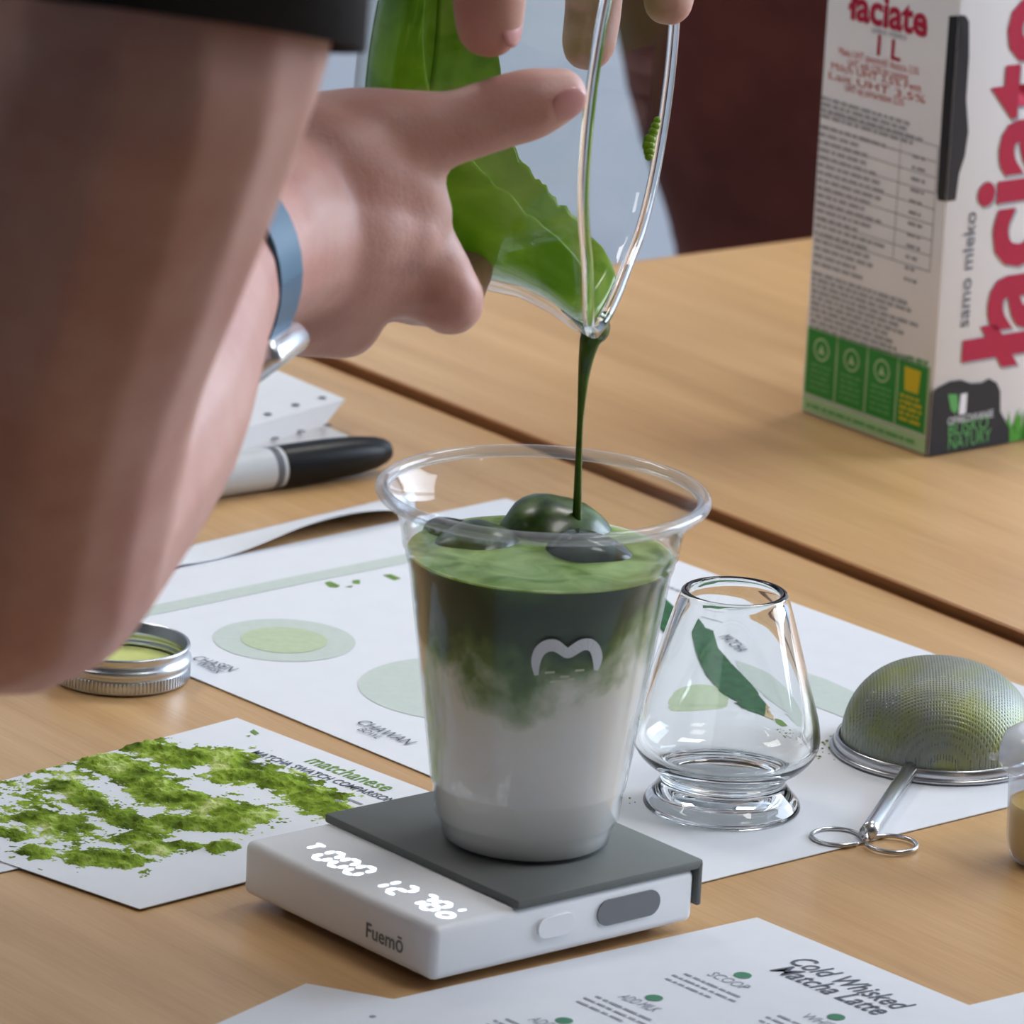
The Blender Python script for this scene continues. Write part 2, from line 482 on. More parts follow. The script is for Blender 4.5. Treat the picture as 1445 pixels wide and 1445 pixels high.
def gpoly(name, pts, mat_, parent, z=ZC):
    return flat(name, [G(a, b, z) for a, b in pts], mat_, parent)
gdisc(401, 903, 203, M_['sage'], chart)
gdisc(401, 903, 123, M_['sage2'], chart, ZC + .0001)
gdisc(655, 972, 300, M_['sage'], chart)
gdisc(967, 975, 124, M_['sage2'], chart)
gpoly('printed_band', [(200, 857), (240, 849), (400, 816), (480, 800), (640, 768), (640, 781), (480, 813), (400, 829), (240, 863), (200, 871)], M_['sage'], chart)
gpoly('printed_band', [(1040, 925), (1110, 940), (1165, 958), (1225, 985), (1190, 1012), (1120, 985), (1060, 955)], M_['sage'], chart)
gpoly('printed_leaf', [(458, 822), (466, 820), (480, 826), (476, 829), (464, 828)], M_['leaf_print'], chart)
gpoly('printed_leaf', [(497, 819), (508, 818), (508, 824), (498, 823)], M_['leaf_print'], chart)
gpoly('printed_leaf', [(486, 828), (498, 826), (496, 829)], M_['leaf_print'], chart)
gpoly('printed_leaf', [(540, 811), (552, 810), (566, 816), (556, 819)], M_['leaf_print'], chart)
gpoly('printed_stroke', [(915, 825), (932, 838), (958, 862), (985, 872), (1003, 905), (1040, 935), (1075, 962), (1098, 985), (1104, 998), (1090, 1003), (1060, 990), (1020, 972), (985, 946), (950, 906), (925, 880), (905, 860)], M_['dark_green'], chart, ZC + .0002)
gpoly('printed_tip', [(1098, 985), (1112, 998), (1108, 1012), (1092, 1003)], M_['tan'], chart, ZC + .0002)
gpoly('printed_leaf', [(1113, 1005), (1128, 1006), (1138, 1020), (1122, 1026), (1112, 1018)], M_['leaf_print'], chart, ZC + .0002)
def gtext(s, a, b, size, mat_, parent, z=ZC + .0003, **k):
    """print s on the flat sheet with its baseline running from pixel a to pixel b"""
    A, B = G(*a, z), G(*b, z)
    d = (B - A); M = frame(A, d, Vector((-d.y, d.x, 0)))
    return text(s, size, M, mat_, parent, width=d.length, **k)
gtext('CHASEN', (268, 929), (322, 947), 0.0072, M_['ink'], chart)
gtext('WHISK', (275, 936), (306, 950), 0.0048, M_['ink'], chart)
gtext('CHAWAN', (500, 1019), (571, 1050), 0.0072, M_['ink'], chart)
gtext('BOWL', (503, 1029), (530, 1042), 0.0048, M_['ink'], chart)
gtext('MATCHA', (1000, 885), (1046, 912), 0.011, M_['ink'], chart)
dashes([(0, 0, 0.03, 0.0012)], frame(G(925, 822, ZC + .0002), cx, cy), chart, M_['ink_light'])

# --- sheet with a lifted edge behind the chart
def lifted_sheet():
    vs, fs = [], []
    A0, A1 = G(150, 800), G(585, 697)      # far edge on the table
    B0, B1 = G(150, 826), G(585, 735)
    n, m = 40, 8
    for i in range(n + 1):
        u = i / n
        for j in range(m + 1):
            v = j / m
            p = A0.lerp(A1, u).lerp(B0.lerp(B1, u), v)
            lift = 0.0075 * (v ** 1.7) * (0.55 + 0.45 * math.sin(2.2 + u * 7.5)) * (0.35 + 0.65 * min(1, 2.6 * u))
            vs.append((p.x, p.y, 0.0004 + lift))
    for i in range(n):
        for j in range(m):
            a = i * (m + 1) + j
            fs.append((a, a + 1, a + m + 2, a + m + 1))
    o = mesh('loose_sheet', vs, fs, M_['paper'], smooth=True)
    s = o.modifiers.new('thickness', 'SOLIDIFY'); s.thickness = 0.0003; s.offset = 1
    tag(o, 'narrow white sheet with a curled edge between marker and chart', 'paper')
lifted_sheet()

# --- folded leaflet with dots
def leaflet():
    hi, mid, lo = 0.012, 0.006, 0.0004
    e = empty('folded_leaflet', G(380, 590))
    tA, tB, tC = G(330, 497, hi), G(487, 563, hi), G(215, 641, hi)
    tD = tA + (tC - tB)
    mB = G(456, 601, mid); mC = mB + (tC - tB)
    lB = G(492, 615, lo); lC = lB + (tC - tB)
    lA = lB + (tA - tB) * 0.9; lD = lC + (tA - tB) * 0.9
    th = Vector((0, 0, 0.0004))
    def leaf(name, q):
        vs = list(q) + [p - th for p in q]
        return mesh(name, vs, [(0, 1, 2, 3), (7, 6, 5, 4), (0, 4, 5, 1), (1, 5, 6, 2), (2, 6, 7, 3), (3, 7, 4, 0)], M_['paper'], e)
    leaf('top_leaf', [tA, tB, tC, tD]); leaf('fold', [tB, mB, mC, tC]); leaf('inner_fold', [mB, lB, lC, mC]); leaf('bottom_leaf', [lB, lA + (lA - lB) * 0, lD, lC])
    for (px, py) in ((340, 596), (378, 584), (417, 571), (455, 561), (302, 608)):
        c = G(px, py, hi + .0004)
        flat('printed_dot', [(c.x + .0016 * math.cos(a * .4), c.y + .0016 * math.sin(a * .4), c.z) for a in range(16)], M_['ink'], e)
    for (px, py) in ((425, 621), (462, 613), (388, 631)):
        c = G(px, py, mid * .55)
        flat('printed_dot', [(c.x + .0016 * math.cos(a * .4), c.y + .0016 * math.sin(a * .4), c.z + .0035) for a in range(16)], M_['ink'], e)
    tag(e, 'folded white leaflet with a row of grey dots along its edge', 'leaflet')
leaflet()

# --- swatch card and the sheet below it
sw = [G(334, 1017, .0006), G(640, 1134, .0006), G(197, 1287, .0006), G(0, 1215, .0006)]
sw_x = (G(590, 1115) - G(334, 1017)).normalized(); sw_y = Vector((-sw_x.y, sw_x.x, 0))
bl = G(197, 1287); tl = G(334, 1017); tr_ = inter(tl, G(590, 1115), bl, G(349, 1247.7)); lf = inter(tl, G(0, 1106.5), bl, G(29, 1229))
sheet('swatch_card', [tl, tr_, bl, lf], 0.0007, M_['paper'], 'white card smeared with green tea powder, partly under the scale', 'card')
card = bpy.data.objects['swatch_card']
sheet('plain_sheet', [G(-140, 1150), G(160, 1090), G(180, 1195), G(-60, 1246)], 0.0003, M_['paper'], 'plain white sheet mostly hidden below the powder smeared card')
ZS = 0.00115
gtext('MATCHA SWATCH COMPARISON', (352, 1062), (548, 1132), 0.0056, M_['ink'], card, z=ZS, bold=0.00008)
gtext('matchanese', (428, 1074), (540, 1116), 0.0105, M_['leaf_print'], card, z=ZS, bold=0.0001)
Ms = frame(G(340, 1070, ZS), sw_x, sw_y)
dashes([(0.0, -0.0035 * k, 0.055 - 0.004 * k, 0.0013) for k in range(4)], Ms, card, M_['ink_light'])
gpoly('printed_leaf', [(353, 1032), (358, 1029), (366, 1035), (360, 1037)], M_['leaf_print'], card, ZS)
gpoly('printed_leaf', [(347, 1038), (354, 1037), (352, 1040)], M_['leaf_print'], card, ZS)

# --- recipe sheets
rc = [G(1068, 1298.5), G(1368, 1423)]
rx = (rc[1] - rc[0]).normalized(); ry = Vector((-rx.y, rx.x, 0))
rl = (G(560, 1413) - rc[0]).normalized()
rec_pts = [rc[0], rc[0] + rx * 0.21, rc[0] + rx * 0.21 + rl * 0.297, rc[0] + rl * 0.297]
recipe = sheet('recipe_sheet', rec_pts, 0.0006, M_['paper'], 'white recipe sheet headed Cold Whisked Matcha Latte')
ZR = 0.00105
gtext('Cold Whisked', (1108, 1356), (1262, 1424), 0.0115, M_['ink'], recipe, z=ZR, shear=0.25, bold=0.00012)
gtext('Matcha Latte', (1084, 1368), (1234, 1432), 0.0115, M_['ink'], recipe, z=ZR, shear=0.25, bold=0.00012)
def step(px, py, head):
    gdisc(px, py, 26, M_['green_ink'], recipe, ZR, 'printed_dot')
    gtext(head, (px - 52, py - 1), (px - 2, py + 20), 0.0062, M_['ink_light'], recipe, z=ZR)
    dashes([(0.0, 0.0, .023, .0011), (-.001, -.0036, .026, .0011), (.0, -.0072, .019, .0011)], frame(G(px - 84, py - 2, ZR), rx, ry), recipe, M_['ink_light'])
step(1048, 1376, 'SCOOP'); step(923, 1408, 'ADD MILK'); step(796, 1440, 'ADD ICE'); step(1180, 1435, 'WHISK')
gdisc(526, 1434, 10, M_['ink_light'], recipe, ZR, 'printed_dot')
k0 = G(1372, 1424)
sheet('blank_sheet', [k0 + rx * -.002, k0 + rx * .15, k0 + rx * .15 + (G(1445, 1406) - k0).normalized() * .2, k0 + (G(1445, 1406) - k0).normalized() * .2], 0.00015, M_['paper'], 'blank white sheet meeting the titled edge of the recipe sheet')
q0 = G(432, 1390)
sheet('blank_sheet', [q0, q0 + (G(560, 1413) - q0).normalized() * .12, q0 + (G(560, 1413) - q0).normalized() * .12 + (G(310, 1445) - q0).normalized() * .15, q0 + (G(310, 1445) - q0).normalized() * .15], 0.0002, M_['paper'], 'bare white sheet corner slipped under the recipe sheet, facing the lettered scale side')

# ------------------------------------------------------------------ matcha powder on the card
def powder():
    blobs = []
    def line(pts, w, d=1.0):
        for (a, b), (c, e_) in zip(pts, pts[1:]):
            n = max(2, int(math.hypot(c - a, e_ - b) / 12))
            for i in range(n):
                t = i / n
                blobs.append((G(a + (c - a) * t, b + (e_ - b) * t), w, d))
    line([(205, 1058), (255, 1075), (320, 1070), (330, 1098), (400, 1105), (440, 1135), (465, 1150)], .0085)
    line([(150, 1080), (200, 1098), (230, 1125), (290, 1140), (360, 1160)], .0095)
    line([(240, 1165), (320, 1168), (365, 1152)], .008)
    line([(90, 1112), (120, 1135), (170, 1155), (215, 1175)], .0075, .85)
    line([(55, 1160), (105, 1168)], .009, .95)
    line([(120, 1215), (185, 1220)], .0085, .9)
    line([(190, 1190), (230, 1205)], .0085, .9)
    line([(255, 1198), (280, 1201)], .005, .85); line([(308, 1201), (328, 1198)], .005, .95)
    line([(0, 1178), (45, 1186)], .006, .75)
    line([(45, 1205), (75, 1212)], .006, .8)
    line([(100, 1100), (40, 1130), (20, 1160), (90, 1195), (150, 1190)], .016, .42)
    line([(440, 1110), (490, 1135)], .006, .7); line([(370, 1090), (400, 1085)], .004, .6)
    o0 = G(334, 1017); res = 0.0006
    nx, ny = 210, 260
    H = {}
    for i in range(nx):
        for j in range(ny):
            p = o0 + sw_x * ((i - 10) * res) - sw_y * (j * res)
            f = 0.0
            for c, w, d in blobs:
                r2 = (p.x - c.x) ** 2 + (p.y - c.y) ** 2
                if r2 < 9 * w * w:
                    f = max(f, d * math.exp(-r2 / (w * w)))
            if f < .03: continue
            n = noise.fractal(p * 260, 0.9, 2.1, 5) * .55 + noise.noise(p * 90) * .35 + noise.noise(p * 900) * .22
            v = f + n * .74 - .37
            if v > 0 and inside(p): H[(i, j)] = (p, min(v, .9))
    vs, fs, idx = [], [], {}
    def vert(i, j):
        if (i, j) not in idx:
            p = o0 + sw_x * ((i - 10.5) * res) - sw_y * ((j - .5) * res)
            hs = [H[k][1] if k in H else 0 for k in ((i - 1, j - 1), (i, j - 1), (i - 1, j), (i, j))]
            jx = sw_x * random.uniform(-.2, .2) * res + sw_y * random.uniform(-.2, .2) * res
            hgt = min(hs) * .0016 * (1 + .5 * noise.noise(p * 500)) + (sum(hs) / 4) * .0008
            idx[(i, j)] = len(vs); vs.append((p.x + jx.x, p.y + jx.y, 0.00102 + hgt))
        return idx[(i, j)]
    for (i, j) in H:
        fs.append((vert(i, j), vert(i, j + 1), vert(i + 1, j + 1), vert(i + 1, j)))
    m, nt, b, out = base_mat('matcha_powder')
    N, L = nt.nodes, nt.links
    tc = N.new('ShaderNodeTexCoord')
    n1 = N.new('ShaderNodeTexNoise'); n1.inputs['Scale'].default_value = 85; n1.inputs['Detail'].default_value = 6
    L.new(tc.outputs['Object'], n1.inputs[0])
    r = N.new('ShaderNodeValToRGB'); e = r.color_ramp.elements
    e[0].position = .33; e[0].color = srgb(72, 88, 26); e[1].position = .68; e[1].color = srgb(202, 214, 140)
    a = e.new(.44); a.color = srgb(104, 128, 40); a = e.new(.54); a.color = srgb(138, 164, 58)
    L.new(n1.outputs['Fac'], r.inputs[0]); L.new(r.outputs[0], b.inputs['Base Color'])
    setin(b, 'Roughness', .95); setin(b, 'Specular IOR Level', .1)
    o = mesh('matcha_powder', vs, fs, m)
    tag(o, 'clumps of ground green tea smeared over the white card', 'tea powder', kind='stuff')
_cardq = [tl, tr_, bl, lf]
def inside(p):
    s = None
    for a, b in zip(_cardq, _cardq[1:] + _cardq[:1]):
        c = (b.x - a.x) * (p.y - a.y) - (b.y - a.y) * (p.x - a.x)
        if s is None: s = c > 0
        elif (c > 0) != s: return False
    return True
powder()
def crumbs():
    bm = bmesh.new()
    for (px, py, n, sp) in ((885, 1132, 6, 10), (1150, 1052, 26, 26), (1165, 1068, 14, 18), (1120, 1040, 14, 24)):
        for k in range(n):
            c = G(px + random.gauss(0, sp), py + random.gauss(0, sp * .3), .0008)
            M = Matrix.Translation(c + Vector((0, 0, .0002))) @ Matrix.Rotation(random.random() * 3, 4, 'Z') @ Matrix.Diagonal((1, .7, .5, 1))
            bmesh.ops.create_icosphere(bm, subdivisions=1, radius=random.uniform(.0003, .0007), matrix=M)
    tag(bmobj('tea_crumbs', bm, mat('tea_crumb', srgb(150, 168, 96), .9, var=.2)), 'loose green tea crumbs on the chart beside the glass', 'crumbs', kind='stuff')
crumbs()

# ------------------------------------------------------------------ scale
ZB, ZT = 0.003, 0.0195
sF, sL, sR = G(609, 1388, ZB), G(350, 1258, ZB), G(978, 1301, ZB)
su = (sR - sF).normalized(); sv = Vector((-su.y, su.x, 0))
if sv.dot(sL - sF) < 0: sv = -sv
SU, SV = (sR - sF).length, (sL - sF).dot(sv)
MS = Matrix(((su.x, sv.x, 0, sF.x), (su.y, sv.y, 0, sF.y), (0, 0, 1, 0), (0, 0, 0, 1)))
scl = empty('coffee_scale', MS @ Vector((SU / 2, SV / 2, 0)))
bmobj('body', rbox(bmesh.new(), 0, SU, 0, SV, ZB, ZT, MS, .0026, 4), M_['scale_white'], scl, True)
smooth_angle(scl.children[0], 40)
PU = 0.030
bm = rbox(bmesh.new(), PU, SU + .0022, -.0006, SV + .0006, ZT - .0003, ZT + .0026, MS, .0008, 2)
rbox(bm, SU + .0004, SU + .0022, -.0006, SV + .0006, ZB + .005, ZT + .002, MS, .0006, 2)
smooth_angle(bmobj('pad', bm, M_['pad'], scl), 40)
for (a, b) in ((.012, .012), (SU - .012, .012), (.012, SV - .012), (SU - .012, SV - .012)):
    bmobj('foot', lathe([(0, 0.0010), (.005, .0010), (.005, ZB + .0005), (0, ZB + .0005)], 20, M=MS @ Matrix.Translation((a, b, 0))), M_['pad_dark'], scl)
def on_front(px, py):      # pixel to the lower right side face of the scale (v = 0)
    d = ray(px, py); n = -sv
    t = (sF - CAM).dot(n) / d.dot(n)
    q = MS.inverted() @ (CAM + d * t)
    return q.x, q.z
def pill(name, px0, py0, px1, py1, hh, depth, mat_, parent):
    a, za = on_front(px0, py0); b, zb = on_front(px1, py1); zc = (za + zb) / 2
    bm = bmesh.new(); pts = []
    r = hh
    for k in range(13): pts.append((b - r + r * math.cos(R(-90 + 15 * k)), zc + r * math.sin(R(-90 + 15 * k))))
    for k in range(13): pts.append((a + r + r * math.cos(R(90 + 15 * k)), zc + r * math.sin(R(90 + 15 * k))))
    f = [bm.verts.new(MS @ Vector((u, -depth, z))) for u, z in pts]
    g = [bm.verts.new(MS @ Vector((u, .0012, z))) for u, z in pts]
    bm.faces.new(f); bm.faces.new(list(reversed(g)))
    n = len(pts)
    for i in range(n): bm.faces.new((f[i], f[(i + 1) % n], g[(i + 1) % n], g[i]))
    return smooth_angle(bmobj(name, bm, mat_, parent), 40)
pill('power_button', 757, 1311, 808, 1299, .0031, .0011, M_['scale_white'], scl)
pill('tare_button', 842, 1291, 930, 1270, .0039, .0006, M_['pad_dark'], scl)
# seven segment digits, read from the u = 0 side
def digits(s, u0, v0, v1, hgt, parent):
    MD = MS @ Matrix(((0, 1, 0, u0), (-1, 0, 0, v0), (0, 0, 1, ZT + .00012), (0, 0, 0, 1)))
    SEG = {'0': 'abcdef', '1': 'bc', '2': 'abged', '7': 'abc', '8': 'abcdefg', 'T': None, 'g': None, '.': None, ' ': ''}
    w = hgt * .50; t = hgt * .19; e = empty_part('display', parent)
    pos = {'a': (0, hgt, 1), 'd': (0, 0, 1), 'g': (0, hgt / 2, 1), 'f': (0, hgt / 2, 0), 'e': (0, 0, 0), 'b': (w, hgt / 2, 0), 'c': (w, 0, 0)}
    def seg(x0, y0, horiz, ln, tt=t):
        g = tt * .18
        if horiz: pts = [(x0 + g, y0), (x0 + g + tt / 2, y0 + tt / 2), (x0 + ln - g - tt / 2, y0 + tt / 2), (x0 + ln - g, y0), (x0 + ln - g - tt / 2, y0 - tt / 2), (x0 + g + tt / 2, y0 - tt / 2)]
        else: pts = [(x0, y0 + g), (x0 - tt / 2, y0 + g + tt / 2), (x0 - tt / 2, y0 + ln - g - tt / 2), (x0, y0 + ln - g), (x0 + tt / 2, y0 + ln - g - tt / 2), (x0 + tt / 2, y0 + g + tt / 2)]
        flat('digit_segment', pts, M_['led'], e, MD)
    for ch, vpos in s:
        x = v0 - vpos
        if ch == 'T':
            seg(x, hgt * .95, True, w, t * .8); seg(x + w / 2, hgt * .35, False, hgt * .62, t * .8)
        elif ch == 'o':
            c = [(x + w * .45 + r_ * math.cos(R(a)), hgt * .22 + r_ * math.sin(R(a))) for r_ in (hgt * .33, hgt * .17) for a in range(0, 360, 20)]
            n = 18
            vs = [MD @ Vector((p[0], p[1], 0)) for p in c]
            mesh('unit_mark', vs, [(i, (i + 1) % n, n + (i + 1) % n, n + i) for i in range(n)], M_['led'], e)
        elif ch == "'":
            seg(x + w * .5, hgt * .75, False, hgt * .4, t * .8)
        else:
            for k in SEG[ch]:
                px_, py_, hz = pos[k]
                seg(x + px_, py_, bool(hz), w if hz else hgt / 2)
def empty_part(name, parent):
    o = bpy.data.objects.new(name, None); COL.objects.link(o); o.parent = parent
    WLOC[o.name] = WLOC[parent.name]
    return o
digits([('T', .0750), ('0', .0662), ('0', .0589), ('0', .0516), ('1', .0401), ('2', .0319), ('7', .0232), ('8', .0165), ("'", .0098), ('o', .0088)], .0076, .0, 0, .0090, scl)
MF = MS @ Matrix(((0, 0, -1, -.00015), (-1, 0, 0, .0305), (0, 1, 0, .0078), (0, 0, 0, 1)))
text('Fuemō', .0062, MF, M_['logo_grey'], scl, bold=.00012)
tag(scl, 'white digital coffee scale with lit digits and a grey pad', 'scale')

# ------------------------------------------------------------------ plastic cup
PADZ = ZT + .0026
cb = G(741, 1183, PADZ)
MC = Matrix.Translation((cb.x, cb.y, PADZ + .0003))
mm = 0.001
cup_out = [(0, 1.8), (17, 1.8), (20.5, .3), (23.2, 0), (24.4, .8), (25.0, 4.5), (26.2, 7.0), (27.0, 8.0), (27.8, 16.5), (28.4, 17.4), (28.6, 18.4), (37.9, 82), (38.9, 85), (39.0, 87.2), (39.9, 88), (40.4, 92), (41.5, 96.5), (43.6, 100), (45.6, 102.3), (46.4, 103.4)]
def inset(pr, d):
    out = []
    for i, (r, z) in enumerate(pr):
        a = pr[max(0, i - 1)]; b = pr[min(len(pr) - 1, i + 1)]
        tx, tz = b[0] - a[0], b[1] - a[1]; l = math.hypot(tx, tz) or 1
        out.append((max(0, r - tz / l * d), z + tx / l * d))
    out[0] = (0, pr[0][1] + d)
    return out
cup_in = inset(cup_out, .55)
cup = empty('plastic_cup', MC.translation)
prof = [(r * mm, z * mm) for r, z in cup_out + list(reversed(cup_in))]
bmobj('wall', lathe(prof, 96, M=MC), M_['cup'], cup, True)
rim = [( (46.3 + 2.1 * math.cos(R(a))) * mm, (104.0 + 1.9 * math.sin(R(a))) * mm) for a in range(0, 360, 30)]
bmobj('rim', lathe(rim, 96, True, MC), M_['cup_rim'], cup, True)
def cup_r(z):
    z /= mm
    for (r0, z0), (r1, z1) in zip(cup_out[3:], cup_out[4:]):
        if z0 <= z <= z1: return (r0 + (r1 - r0) * (z - z0) / max(1e-6, z1 - z0)) * mm
    return .03
def on_cup(px, py, off=.0004):
    d = ray(px, py); d = d / d.y
    lo, hi = MC.translation.y - .06, MC.translation.y
    f = lambda Y: (CAM + d * Y)
    Y = lo
    while Y < hi:
        q = f(Y) - MC.translation
        if math.hypot(q.x, q.y) <= cup_r(q.z) + off: return f(Y)
        Y += .0001
    return f(hi)
cl = [(757, 953), (756, 935), (761, 920), (771, 912), (783, 911), (793, 917), (801, 922), (810, 917), (822, 910), (833, 910), (840, 917), (843, 930), (841, 946)]
wd = [3, 6.5, 8, 8.5, 8.5, 7.5, 7, 7.5, 8, 8.5, 8, 7, 3]
pl = catmull([Vector((a, b, 0)) for a, b in cl], 4); wl = [v.x for v in catmull([Vector((w, 0, 0)) for w in wd], 4)]
vs, fs = [], []
for i, p in enumerate(pl):
    t = (pl[min(i + 1, len(pl) - 1)] - pl[max(i - 1, 0)]).normalized()
    n = Vector((-t.y, t.x, 0))
    for k in (-1, 0, 1):
        q = p + n * wl[i] * k; vs.append(on_cup(q.x, q.y))
for i in range(len(pl) - 1):
    for k in (0, 1): fs.append((3 * i + k, 3 * i + k + 1, 3 * i + k + 4, 3 * i + k + 3))
lg = mesh('logo', vs, fs, M_['cup_logo'], cup)
lg['label'] = 'white arched emblem printed on the cup'
vs, fs = [], []
for (a, b, w) in ((776, 950, 14), (797, 956, 13), (818, 947, 13), (786, 963, 20), (806, 960, 9)):
    i = len(vs)
    for dx, dy in ((-w / 2, -2), (w / 2, -3), (w / 2, 0), (-w / 2, 1)): vs.append(on_cup(a + dx, b + dy))
    fs.append((i, i + 1, i + 2, i + 3))
mesh('logo_script', vs, fs, mat('cream_logo_print', srgb(196, 206, 178), .5), cup)
tag(cup, 'clear plastic cup with rolled rim standing on the scale', 'cup')

# drink
def drink_mat():
    m, nt, b, out = base_mat('layered_matcha_milk')
    N, L = nt.nodes, nt.links
    tc = N.new('ShaderNodeTexCoord'); sp = N.new('ShaderNodeSeparateXYZ'); L.new(tc.outputs['Object'], sp.inputs[0])
    n1 = N.new('ShaderNodeTexNoise'); n1.inputs['Scale'].default_value = 42; n1.inputs['Detail'].default_value = 5; n1.inputs['Distortion'].default_value = .6
    L.new(tc.outputs['Object'], n1.inputs[0])
    n2 = N.new('ShaderNodeTexNoise'); n2.inputs['Scale'].default_value = 150; n2.inputs['Detail'].default_value = 4
    L.new(tc.outputs['Object'], n2.inputs[0])
    # swirl reaches deeper in the middle of the front and shallower on the right
    def math_(op, a, b_=None, v=None):
        n = N.new('ShaderNodeMath'); n.operation = op
        L.new(a, n.inputs[0])
        if b_ is not None: L.new(b_, n.inputs[1])
        if v is not None: n.inputs[1].default_value = v
        return n.outputs[0]
    nz = math_('MULTIPLY', math_('SUBTRACT', n1.outputs['Fac'], v=.5), v=.040)
    nz2 = math_('MULTIPLY', math_('SUBTRACT', n2.outputs['Fac'], v=.5), v=.010)
    tx = math_('MULTIPLY', math_('ABSOLUTE', math_('ADD', sp.outputs['X'], v=.002)), v=-.34)
    tx2 = math_('MULTIPLY', sp.outputs['X'], v=-.05)
    h = math_('ADD', math_('ADD', math_('ADD', math_('ADD', sp.outputs['Z'], nz), nz2), tx), tx2)
    mr = N.new('ShaderNodeMapRange'); mr.inputs['From Min'].default_value = .035; mr.inputs['From Max'].default_value = .085
    L.new(h, mr.inputs['Value'])
    r = N.new('ShaderNodeValToRGB'); e = r.color_ramp.elements
    e[0].position = .0; e[0].color = srgb(240, 234, 224); e[1].position = 1.0; e[1].color = srgb(56, 88, 26)
    for p_, c in ((.22, srgb(234, 230, 214)), (.34, srgb(176, 186, 150)), (.44, srgb(104, 132, 66)), (.56, srgb(50, 78, 36)), (.80, srgb(30, 56, 22)), (.93, srgb(40, 72, 22))):
        a = e.new(p_); a.color = c
    L.new(mr.outputs[0], r.inputs[0])
    # top face: bright frothy green with paler swirls
    n3 = N.new('ShaderNodeTexNoise'); n3.inputs['Scale'].default_value = 70; n3.inputs['Detail'].default_value = 5; n3.inputs['Distortion'].default_value = 1.0
    L.new(tc.outputs['Object'], n3.inputs[0])
    r3 = N.new('ShaderNodeValToRGB'); e3 = r3.color_ramp.elements
    e3[0].position = .35; e3[0].color = srgb(92, 126, 34); e3[1].position = .68; e3[1].color = srgb(170, 196, 120)
    L.new(n3.outputs['Fac'], r3.inputs[0])
    gt = N.new('ShaderNodeMath'); gt.operation = 'GREATER_THAN'; gt.inputs[1].default_value = .0858
    L.new(sp.outputs['Z'], gt.inputs[0])
    mx = N.new('ShaderNodeMixRGB'); L.new(gt.outputs[0], mx.inputs[0]); L.new(r.outputs[0], mx.inputs[1]); L.new(r3.outputs[0], mx.inputs[2])
    L.new(mx.outputs[0], b.inputs['Base Color'])
    setin(b, 'Roughness', .3); setin(b, 'Specular IOR Level', .18)
    setin(b, 'Subsurface Weight', .55); setin(b, 'Subsurface Scale', .01)
    b.inputs['Subsurface Radius'].default_value = (1.0, .9, .75)
    return m
LZ = .0866
dp = [(0, cup_in[1][1] * mm + .0002)]
for (r, z) in cup_in[1:]:
    if z * mm < LZ - .0005: dp.append(((r - .15) * mm, z * mm + .0001))
rl_ = cup_r(LZ) - .0007
dp += [(rl_, LZ), (rl_ - .0012, LZ - .0004), (rl_ * .75, LZ - .0004), (rl_ * .4, LZ - .0004), (0, LZ - .0004)]
drink = smooth_angle(bmobj('iced_matcha_latte', lathe(dp, 96, M=MC), drink_mat(), base=MC.translation.copy()), 50)
tag(drink, 'white milk layered below dark green matcha inside the clear cup', 'drink')
ice_m, nt, b, _o = base_mat('matcha_coated_ice')
N, L = nt.nodes, nt.links
tc = N.new('ShaderNodeTexCoord'); n1 = N.new('ShaderNodeTexNoise'); n1.inputs['Scale'].default_value = 110; n1.inputs['Detail'].default_value = 4
L.new(tc.outputs['Object'], n1.inputs[0]); r = N.new('ShaderNodeValToRGB'); e = r.color_ramp.elements
e[0].position = .4; e[0].color = srgb(34, 54, 16); e[1].position = .68; e[1].color = srgb(84, 112, 36)
L.new(n1.outputs['Fac'], r.inputs[0]); L.new(r.outputs[0], b.inputs['Base Color'])
setin(b, 'Roughness', .3); setin(b, 'Coat Weight', .08)
ice_g = mat('wet_dark_ice', srgb(58, 70, 58), .16, spec=.35, var=.45, scale=120)
def ice(px, py, z, sx, sy, sz, rot, m, label):
    c = G(px, py, MC.translation.z + z)
    b = bmesh.new()
    bmesh.ops.create_cube(b, size=1.0)
    bmesh.ops.bevel(b, geom=list(b.edges), offset=.42, segments=6, profile=.5, affect='EDGES')
    for v in b.verts: v.co += v.co.normalized() * noise.noise(v.co * 3 + Vector((px, py, 0))) * .05
    bmesh.ops.transform(b, matrix=Matrix.Translation(c) @ Matrix.Rotation(rot[2], 4, 'Z') @ Matrix.Rotation(rot[0], 4, 'X') @ Matrix.Rotation(rot[1], 4, 'Y') @ Matrix.Diagonal((sx, sy, sz, 1)), verts=b.verts)
    tag(bmobj('ice_cube', b, m, smooth=True), label, 'ice cube', 'ice cubes floating in the drink')
ice(783, 766, .0815, .034, .029, .026, (.25, .2, .5), ice_m, 'rounded ice cube coated in dark green matcha below the stream')
ice(668, 786, .0815, .028, .024, .016, (.2, -.25, .9), ice_m, 'low ice cube glazed green near the cup wall')
ice(832, 796, .0825, .026, .022, .018, (-.2, .3, .3), ice_g, 'glossy grey ice cube catching lamp reflections')
ice(640, 772, .0810, .020, .018, .016, (.1, .2, .1), ice_g, 'small clear grey ice cube against the cup wall')

